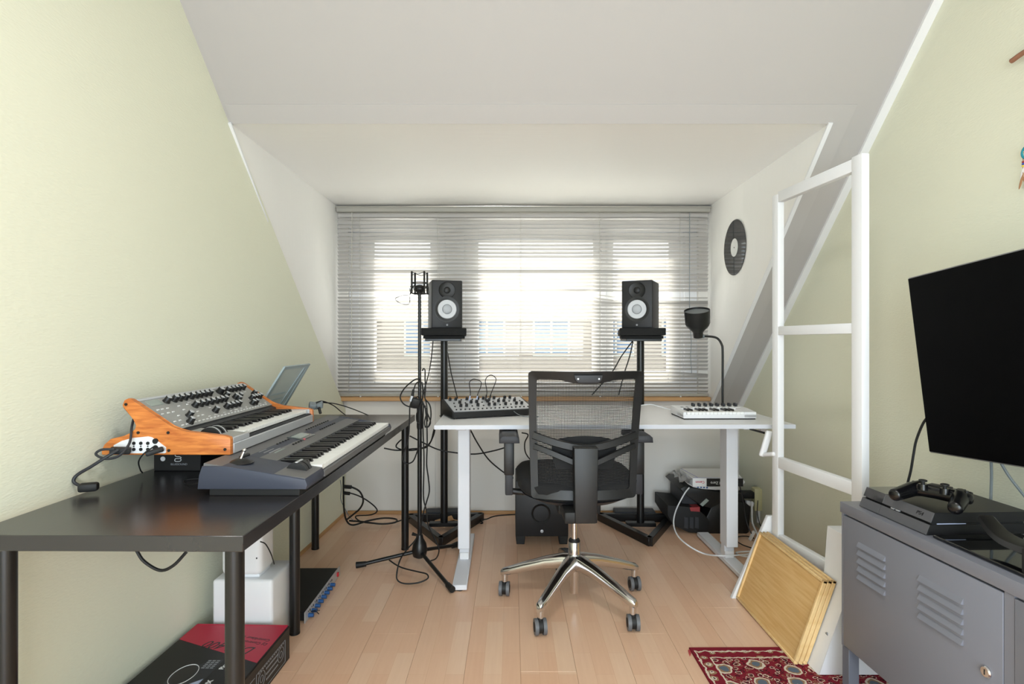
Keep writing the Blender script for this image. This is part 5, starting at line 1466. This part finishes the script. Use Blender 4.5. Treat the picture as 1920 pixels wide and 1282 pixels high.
# ------------------------------------------------------------------ rug
def rug_mat():
    m = bpy.data.materials.new('rug'); m.use_nodes = True
    nt = m.node_tree; b = nt.nodes['Principled BSDF']
    L = nt.links.new
    tc = nt.nodes.new('ShaderNodeTexCoord'); sp = nt.nodes.new('ShaderNodeSeparateXYZ')
    wob = nt.nodes.new('ShaderNodeTexNoise'); wob.inputs['Scale'].default_value = 40
    addv = nt.nodes.new('ShaderNodeMix'); addv.data_type = 'VECTOR'; addv.inputs[0].default_value = 0.022
    L(tc.outputs['Object'], wob.inputs['Vector'])
    L(tc.outputs['Object'], addv.inputs[4]); L(wob.outputs['Color'], addv.inputs[5])
    L(addv.outputs[1], sp.inputs[0])
    def mth(op, a, b_=None, c=None):
        n = nt.nodes.new('ShaderNodeMath'); n.operation = op
        for i, v in enumerate((a, b_, c)):
            if v is None: continue
            if isinstance(v, (int, float)): n.inputs[i].default_value = v
            else: L(v, n.inputs[i])
        return n.outputs[0]
    HX, HY = 0.42, 0.75
    d = mth('MINIMUM', mth('SUBTRACT', HX, mth('ABSOLUTE', sp.outputs[0])), mth('SUBTRACT', HY, mth('ABSOLUTE', sp.outputs[1])))
    red, dk_, cream, tan, bl_ = lin((126, 34, 48)), lin((54, 26, 32)), lin((214, 202, 184)), lin((150, 118, 92)), lin((96, 108, 122))
    def mixc(f, a, b_):
        n = nt.nodes.new('ShaderNodeMix'); n.data_type = 'RGBA'
        L(f, n.inputs[0])
        for s_, i in ((a, 6), (b_, 7)):
            if isinstance(s_, tuple): n.inputs[i].default_value = s_
            else: L(s_, n.inputs[i])
        return n.outputs[2]
    def between(v, lo, hi): return mth('MULTIPLY', mth('GREATER_THAN', v, lo), mth('LESS_THAN', v, hi))
    def vor(scale, rnd):
        v = nt.nodes.new('ShaderNodeTexVoronoi'); v.inputs['Scale'].default_value = scale; v.inputs['Randomness'].default_value = rnd
        v.voronoi_dimensions = '2D'
        L(addv.outputs[1], v.inputs['Vector']); return v
    # big rosettes in the wide band
    v1 = vor(8.5, 0.5); r = v1.outputs['Distance']
    ros = mixc(between(r, 0.19, 0.25), red, cream)
    ros = mixc(mth('LESS_THAN', r, 0.19), ros, tan)
    ros = mixc(mth('LESS_THAN', r, 0.13), ros, bl_)
    # small flowers
    v2 = vor(34, 1.0); s = v2.outputs['Distance']
    sm = mixc(between(s, 0.22, 0.30), red, cream)
    sm = mixc(mth('LESS_THAN', s, 0.13), sm, dk_)
    nz = nt.nodes.new('ShaderNodeTexNoise'); nz.inputs['Scale'].default_value = 55; nz.inputs['Detail'].default_value = 2
    L(tc.outputs['Object'], nz.inputs['Vector'])
    sm = mixc(between(nz.outputs['Fac'], 0.60, 0.66), sm, dk_)
    sm = mixc(between(nz.outputs['Fac'], 0.36, 0.40), sm, tan)
    wide = mixc(mth('LESS_THAN', r, 0.29), sm, ros)
    v3 = vor(24, 0.25); g = v3.outputs['Distance']
    guard = mixc(between(g, 0.18, 0.32), red, tan); guard = mixc(mth('LESS_THAN', g, 0.18), guard, cream); guard = mixc(mth('LESS_THAN', g, 0.08), guard, dk_)
    v4 = vor(18, 0.8); f = v4.outputs['Distance']
    fld = mixc(between(f, 0.22, 0.36), cream, red); fld = mixc(mth('LESS_THAN', f, 0.16), fld, bl_); fld = mixc(between(nz.outputs['Fac'], 0.58, 0.63), fld, dk_)
    col = mixc(mth('GREATER_THAN', d, 0.032), red, guard)
    col = mixc(mth('GREATER_THAN', d, 0.075), col, wide)
    col = mixc(mth('GREATER_THAN', d, 0.235), col, guard)
    col = mixc(mth('GREATER_THAN', d, 0.275), col, fld)
    for a in (0.031, 0.073, 0.233, 0.273): col = mixc(between(d, a, a + 0.006), col, cream)
    L(col, b.inputs['Base Color'])
    b.inputs['Roughness'].default_value = 0.95; b.inputs['Specular IOR Level'].default_value = 0.1
    n2 = nt.nodes.new('ShaderNodeTexNoise'); n2.inputs['Scale'].default_value = 400
    L(tc.outputs['Object'], n2.inputs['Vector'])
    bp = nt.nodes.new('ShaderNodeBump'); bp.inputs['Strength'].default_value = 0.5; bp.inputs['Distance'].default_value = 0.002
    L(n2.outputs['Fac'], bp.inputs['Height']); L(bp.outputs['Normal'], b.inputs['Normal'])
    M['rug'] = m
rug_mat()
rg = thing('rug', 'red patterned oriental rug on the floor at the lower right', 'rug', (1.088, 1.378, 0), math.radians(0.4))
MB().b2((-0.42, -0.75, 0.0004), (0.42, 0.75, 0.006), 0.002, 1).build('pile', 'rug', rg, loc=(0, 0, 0))
for k in range(5):
    MB().tube([(-0.42, 0.735 - k * 0.004, 0.004), (-0.426, 0.732 - k * 0.006, 0.005), (-0.430 - 0.001 * k, 0.726 - k * 0.008, 0.003)], 0.001, 4).build('fringe_thread', 'card_red', rg)

# ------------------------------------------------------------------ metal cabinet
yc = math.atan(0.04)
cb = thing('metal_cabinet', 'grey metal locker cabinet with louvred doors along the right wall', 'cabinet', (1.075, 1.847, 0), 0)
cb.rotation_euler = (0, 0, math.radians(-90) + yc)
# local x: towards the camera along the wall, local y: towards the wall
CL, CD, CZ0, CH = 1.19, 0.38, 0.165, 0.63
MB().b2((0, 0.014, CZ0), (CL, CD, CH - 0.028), 0.001, 1).build('body', 'cab_grey', cb)
MB().b2((-0.003, -0.004, CH - 0.034), (CL + 0.003, CD, CH), 0.0015, 2).build('top', 'cab_grey', cb)
MB().b2((0, 0.0, CZ0), (0.010, 0.02, CH - 0.034)).build('edge_strip', 'cab_grey', cb)
MB().b2((0.584, 0.0, CZ0), (0.608, 0.02, CH - 0.034)).build('edge_strip', 'cab_grey', cb)
MB().b2((1.180, 0.0, CZ0), (CL, 0.02, CH - 0.034)).build('edge_strip', 'cab_grey', cb)
for lx in (0.0, CL - 0.034):
    for ly in (0.002, CD - 0.034):
        MB().b2((lx, ly, 0.0062), (lx + 0.034, ly + 0.034, CZ0), 0.001, 1).build('leg', 'cab_grey_dark', cb)
for d0, d1 in ((0.012, 0.582), (0.610, 1.178)):
    dr = MB().b2((d0, -0.002, CZ0 + 0.004), (d1, 0.006, CH - 0.040), 0.002, 2).build('door', 'cab_grey', cb)
    for g0, g1 in ((0.075, 0.195), (0.325, 0.465)) if d0 < 0.5 else ((0.10, 0.23), (0.37, 0.50)):
        for k in range(5):
            z_ = 0.415 + k * 0.0248
            lv = MB().prism([(-0.002, z_), (-0.0095, z_ + 0.001), (-0.0085, z_ + 0.004), (-0.002, z_ + 0.0155)], d0 + g0, d0 + g1, 'x').build('louvre', 'cab_grey', None)
            lv.location = lv.location - dr.location; lv.parent = dr
    lx = d1 - 0.040 if d0 < 0.5 else d0 + 0.04
    k1 = MB().lathe([(0.013, 0), (0.0135, 0.003), (0.011, 0.006), (0.001, 0.0065)], 24, Matrix.Translation((lx, -0.002, 0.39)) @ Matrix.Rotation(math.radians(90), 4, 'X')).build('lock', 'chrome', None)
    k1.location = k1.location - dr.location; k1.parent = dr
    k2 = MB().b2((lx - 0.001, -0.0092, 0.384), (lx + 0.001, -0.0082, 0.396)).build('keyhole', 'black_matte', None)
    k2.location = k2.location - dr.location; k2.parent = dr

# game console on the cabinet
ps = thing('game_console', 'flat black game console on the metal cabinet', 'game console', (1.100, 1.795, CH), 0)
ps.rotation_euler = (0, 0, math.radians(-90) + yc)
PW, PD = 0.275, 0.285
lowp = [(0.0, 0.002), (PD, 0.002), (PD, 0.029), (0.011, 0.029)]
upp = [(0.0135, 0.034), (PD - 0.01, 0.034), (PD + 0.004, 0.061), (0.0244, 0.061)]
MB().prism(lowp, 0, PW, 'x', 0.0008, 1).build('lower_shell', 'ps_matte', ps)
MB().prism([(0.02, 0.027), (PD - 0.01, 0.027), (PD - 0.01, 0.036), (0.02, 0.036)], 0.004, PW - 0.004, 'x').build('slot', 'black_matte', ps)
MB().prism(upp, 0.088, PW, 'x', 0.0008, 1).build('upper_shell', 'ps_matte', ps)
MB().prism(upp, 0, 0.087, 'x', 0.0008, 1).build('gloss_cover', 'ps_gloss', ps)
def pfront(z): return 0.0 + z * (0.022 / 0.055)
for (a, b_, z0, z1) in ((0.0885, PW - 0.0005, 0.0348, 0.0605), (0.0885, PW - 0.0005, 0.003, 0.0285), (0.0005, 0.0875, 0.003, 0.0285)):
    MB().prism([(pfront(z0) - 0.0012, z0), (pfront(z1) - 0.0012, z1), (pfront(z1) + 0.0006, z1), (pfront(z0) + 0.0006, z0)], a, b_, 'x').build('front_strip', 'ps_front', ps)
text('lettering', 'PS4', 0.015, 'print_black', ps, (PW - 0.045, pfront(0.0475) - 0.0016, 0.0475), (1, 0, 0), (0, 0.37, 1), shear=0.2, sx=1.15)
for a in (0.125, 0.145): MB().b2((a, 0.012, 0.0295), (a + 0.012, 0.018, 0.0335)).build('usb_port', 'silver', ps)
MB().b2((0.274, 0.03, 0.0305), (0.2765, 0.11, 0.0325)).build('light_line', 'patch_blue', ps)

# controller
gc = thing('game_controller', 'black game controller lying on the console', 'game controller', (1.190, 1.590, CH + 0.0615), 0)
gc.rotation_euler = (0, 0, math.radians(-61))
# local x across (handles at -x/+x), local -y towards the grips
def rz_(a): return Matrix.Rotation(a, 4, 'Z')
q = MB()
secs = [(-0.082, 0.004, 0.006), (-0.078, 0.016, 0.013), (-0.060, 0.026, 0.018), (-0.035, 0.026, 0.018), (0, 0.024, 0.017), (0.035, 0.026, 0.018), (0.060, 0.026, 0.018), (0.078, 0.016, 0.013), (0.082, 0.004, 0.006)]
rws = []
for (x_, ry, rz2) in secs:
    rws.append([q.bm.verts.new((x_, 0.012 + ry * math.copysign(abs(math.cos(t)) ** 0.75, math.cos(t)), 0.034 + rz2 * math.copysign(abs(math.sin(t)) ** 0.75, math.sin(t)))) for t in [2 * math.pi * k / 16 for k in range(16)]])
for r0, r1 in zip(rws, rws[1:]):
    for j in range(16): q.bm.faces.new((r0[j], r0[(j + 1) % 16], r1[(j + 1) % 16], r1[j]))
q.bm.faces.new(rws[0]); q.bm.faces.new(rws[-1])
q.build('body', 'controller', gc, angle=70)
for sg in (-1, 1):
    q = MB().tube([(sg * 0.050, 0.022, 0.034), (sg * 0.058, 0.0, 0.033), (sg * 0.066, -0.030, 0.027), (sg * 0.073, -0.060, 0.0215), (sg * 0.075, -0.074, 0.0195)], lambda t: 0.0225 - 0.006 * t if t < 0.82 else 0.0176 * math.sqrt(max(0.02, 1 - ((t - 0.82) / 0.19) ** 2)), 18, sub=6)
    q.build('grip', 'controller', gc, angle=70)
    st_ = MB().cyl((sg * 0.027, -0.012, 0.040), (sg * 0.027, -0.012, 0.056), 0.0125, 0.0115, 22).build('stick_ring', 'controller', gc)
    MB().cyl((sg * 0.027, -0.012, 0.055), (sg * 0.027, -0.012, 0.064), 0.005, n=12).lathe([(0.008, 0.0625), (0.0105, 0.064), (0.0105, 0.067), (0.008, 0.068), (0.003, 0.0665)], 22, Matrix.Translation((sg * 0.027, -0.012, 0))).build('thumbstick', 'black_rubber', gc)
    MB().b2((sg * 0.055 - 0.016, 0.030, 0.036), (sg * 0.055 + 0.016, 0.047, 0.048), 0.005, 2).build('trigger', 'controller', gc)
MB().b2((-0.027, 0.006, 0.048), (0.027, 0.036, 0.0535), 0.002, 2).build('touchpad', 'ps_matte', gc)
for (a, b_) in ((0.057, 0.024), (0.057, 0.004), (0.047, 0.014), (0.067, 0.014)): MB().cyl((a, b_, 0.048), (a, b_, 0.0545), 0.0045, n=14).build('action_button', 'black_satin', gc)
MB().b2((-0.067, 0.011, 0.048), (-0.047, 0.017, 0.0540), 0.001, 1).b2((-0.060, 0.004, 0.048), (-0.054, 0.024, 0.0540), 0.001, 1).build('direction_pad', 'black_satin', gc)

# glossy plate with curved arm in front of the console
gp = thing('tv_stand_base', 'glossy black glass plate with a curved black arm beside the console', 'stand', (1.115, 1.50, CH), 0)
gp.rotation_euler = (0, 0, math.radians(-90) + yc)
MB().prism([(0.0, 0.0), (0.60, 0.0), (0.60, 0.24), (0.0, 0.24)], 0.0015, 0.010, 'z', 0.002, 1).build('glass_plate', 'black_gloss', gp)
q = MB(); rws = []
for k in range(13):
    t = k / 12
    x_ = 0.045 + 0.205 * t; yv = 0.105 - 0.062 * t - 0.012 * math.sin(math.pi * t)
    z_ = 0.066 - 0.012 * math.sin(math.pi * t) - 0.012 * t; hw = 0.020 + 0.010 * t; hz = 0.008 + 0.006 * t
    rws.append([q.bm.verts.new((x_ + a * 0.2, yv + a, z_ + b_)) for a, b_ in ((-hw, -hz * 0.4), (-hw * 0.8, hz * 0.6), (-hw * 0.3, hz), (hw * 0.7, hz), (hw, hz * 0.4), (hw, -hz), (-hw * 0.4, -hz))])
for r0, r1 in zip(rws, rws[1:]):
    for j in range(7): q.bm.faces.new((r0[j], r0[(j + 1) % 7], r1[(j + 1) % 7], r1[j]))
q.bm.faces.new(rws[0]); q.bm.faces.new(rws[-1])
q.build('curved_arm', 'black_metal', gp, angle=35)
MB().b2((0.248, 0.000, 0.010), (0.40, 0.085, 0.066), 0.004, 2).build('neck_block', 'black_matte', gp)

# ------------------------------------------------------------------ television on a wall arm
T0, B0 = Vector((1.258, 1.765, 1.356)), Vector((1.298, 1.765, 0.806))
uax = Vector((0.0145, -0.997, 0.071)).normalized()
vax = (T0 - B0); vax = (vax - uax * vax.dot(uax)); Hh = vax.length; vax.normalize()
nax = uax.cross(vax)
if nax.x > 0: nax = -nax
tv = thing('television', 'flat television with a black screen on the right wall', 'television', tuple(B0))
TW = 0.965
R3 = Matrix((uax, vax, nax)).transposed()
def tvp(a, b_, c): return R3 @ Vector((a, b_, c))
MB().box(tvp(TW / 2, Hh / 2, -0.012), (TW, Hh, 0.018), R3, 0.002, 1).build('casing', 'tv_edge', tv)
MB().box(tvp(TW / 2, Hh / 2, -0.0022), (TW - 0.008, Hh - 0.008, 0.004), R3).build('screen', 'screen', tv)
MB().box(tvp(TW / 2, Hh * 0.42, -0.034), (TW * 0.72, Hh * 0.62, 0.028), R3, 0.008, 2).build('rear_housing', 'black_satin', tv)
wm_ = thing('tv_wall_arm', 'black metal bracket holding the television to the right wall', 'bracket', (XW, 1.30, 0.98))
MB().b2((-0.012, -0.10, -0.02), (0, 0.10, 0.28), 0.002, 1).build('wall_plate', 'black_metal', wm_)
MB().box((-0.095, 0.02, 0.13), (0.17, 0.03, 0.05), (0, 0, 0.15), 0.003, 1).build('arm', 'black_metal', wm_)
cable('tv_lead', [P(1742, 778, 1.80), P(1730, 795, 1.81), P(1718, 825, 1.83), P(1713, 850, 1.84), P(1708, 880, 1.85), P(1702, 905, 1.86), P(1697, 930, 1.87)], 0.004, 'black_rubber', 'black lead from the left edge of the television down behind the console')
cable('tv_lead', [P(1858, 860, 1.70), P(1859, 890, 1.70), P(1858, 925, 1.70), P(1857, 960, 1.66)], 0.004, 'grey_cable', 'straight grey lead hanging below the television')
cable('tv_lead', [P(1875, 865, 1.66), P(1890, 890, 1.65), P(1905, 910, 1.64), P(1925, 935, 1.62)], 0.004, 'grey_cable', 'slanting grey lead hanging below the television')

# ------------------------------------------------------------------ dream catcher at the frame edge
dc = thing('dream_catcher', 'small turquoise dream catcher with feathers on the right wall', 'dream catcher', (XW - 0.02, 1.655, 1.60))
MB().tube([(0, 0.052, 0.396), (0, 0.0, 0.402), (0, -0.15, 0.408), (0, -0.32, 0.398)], 0.0075, 8).build('stick', 'stick', dc)
MB().cyl((0, -0.002, 0.125), (0, -0.002, 0.400), 0.0012, n=5).build('string', 'stick', dc)
Rv = Matrix.Rotation(math.radians(90), 3, 'Y')
MB().ring((0, -0.002, 0.105), 0.0185, 0.0030, 32, 8, Rv).build('hoop', 'turquoise', dc)
q = MB()
for k in range(7):
    a, b_ = 2 * math.pi * k / 7, 2 * math.pi * (k + 2.5) / 7
    q.cyl((0, -0.002 + 0.0175 * math.cos(a), 0.105 + 0.0175 * math.sin(a)), (0, -0.002 + 0.0175 * math.cos(b_), 0.105 + 0.0175 * math.sin(b_)), 0.0007, n=4)
q.build('web', 'thread', dc)
for yy in (0.013, -0.018):
    MB().cyl((0, yy, 0.092), (0, yy, 0.045), 0.0010, n=5).build('string', 'stick', dc)
    for k, mm in enumerate(('bead_red', 'bead_blue', 'bead_yellow')): MB().ball((0, yy, 0.080 - k * 0.006), 0.0034, 10, 8).build('bead', mm, dc)
    for (dy, dz, l, mm) in ((0.006, 0.055, 0.030, 'feather_white'), (0.010, 0.038, 0.045, 'feather'), (-0.010, 0.030, 0.030, 'feather')):
        q = MB(); p0 = Vector((0, yy, dz + 0.01)); p1 = Vector((0.0, yy + dy * 1.2, dz - l * 0.8))
        mid = (p0 + p1) / 2
        q.ball(mid, (0.0012, 0.0045, (p1 - p0).length / 2), 8, 8, (math.atan2(dy * 1.2, l * 0.8), 0, 0)); q.build('feather', mm, dc)
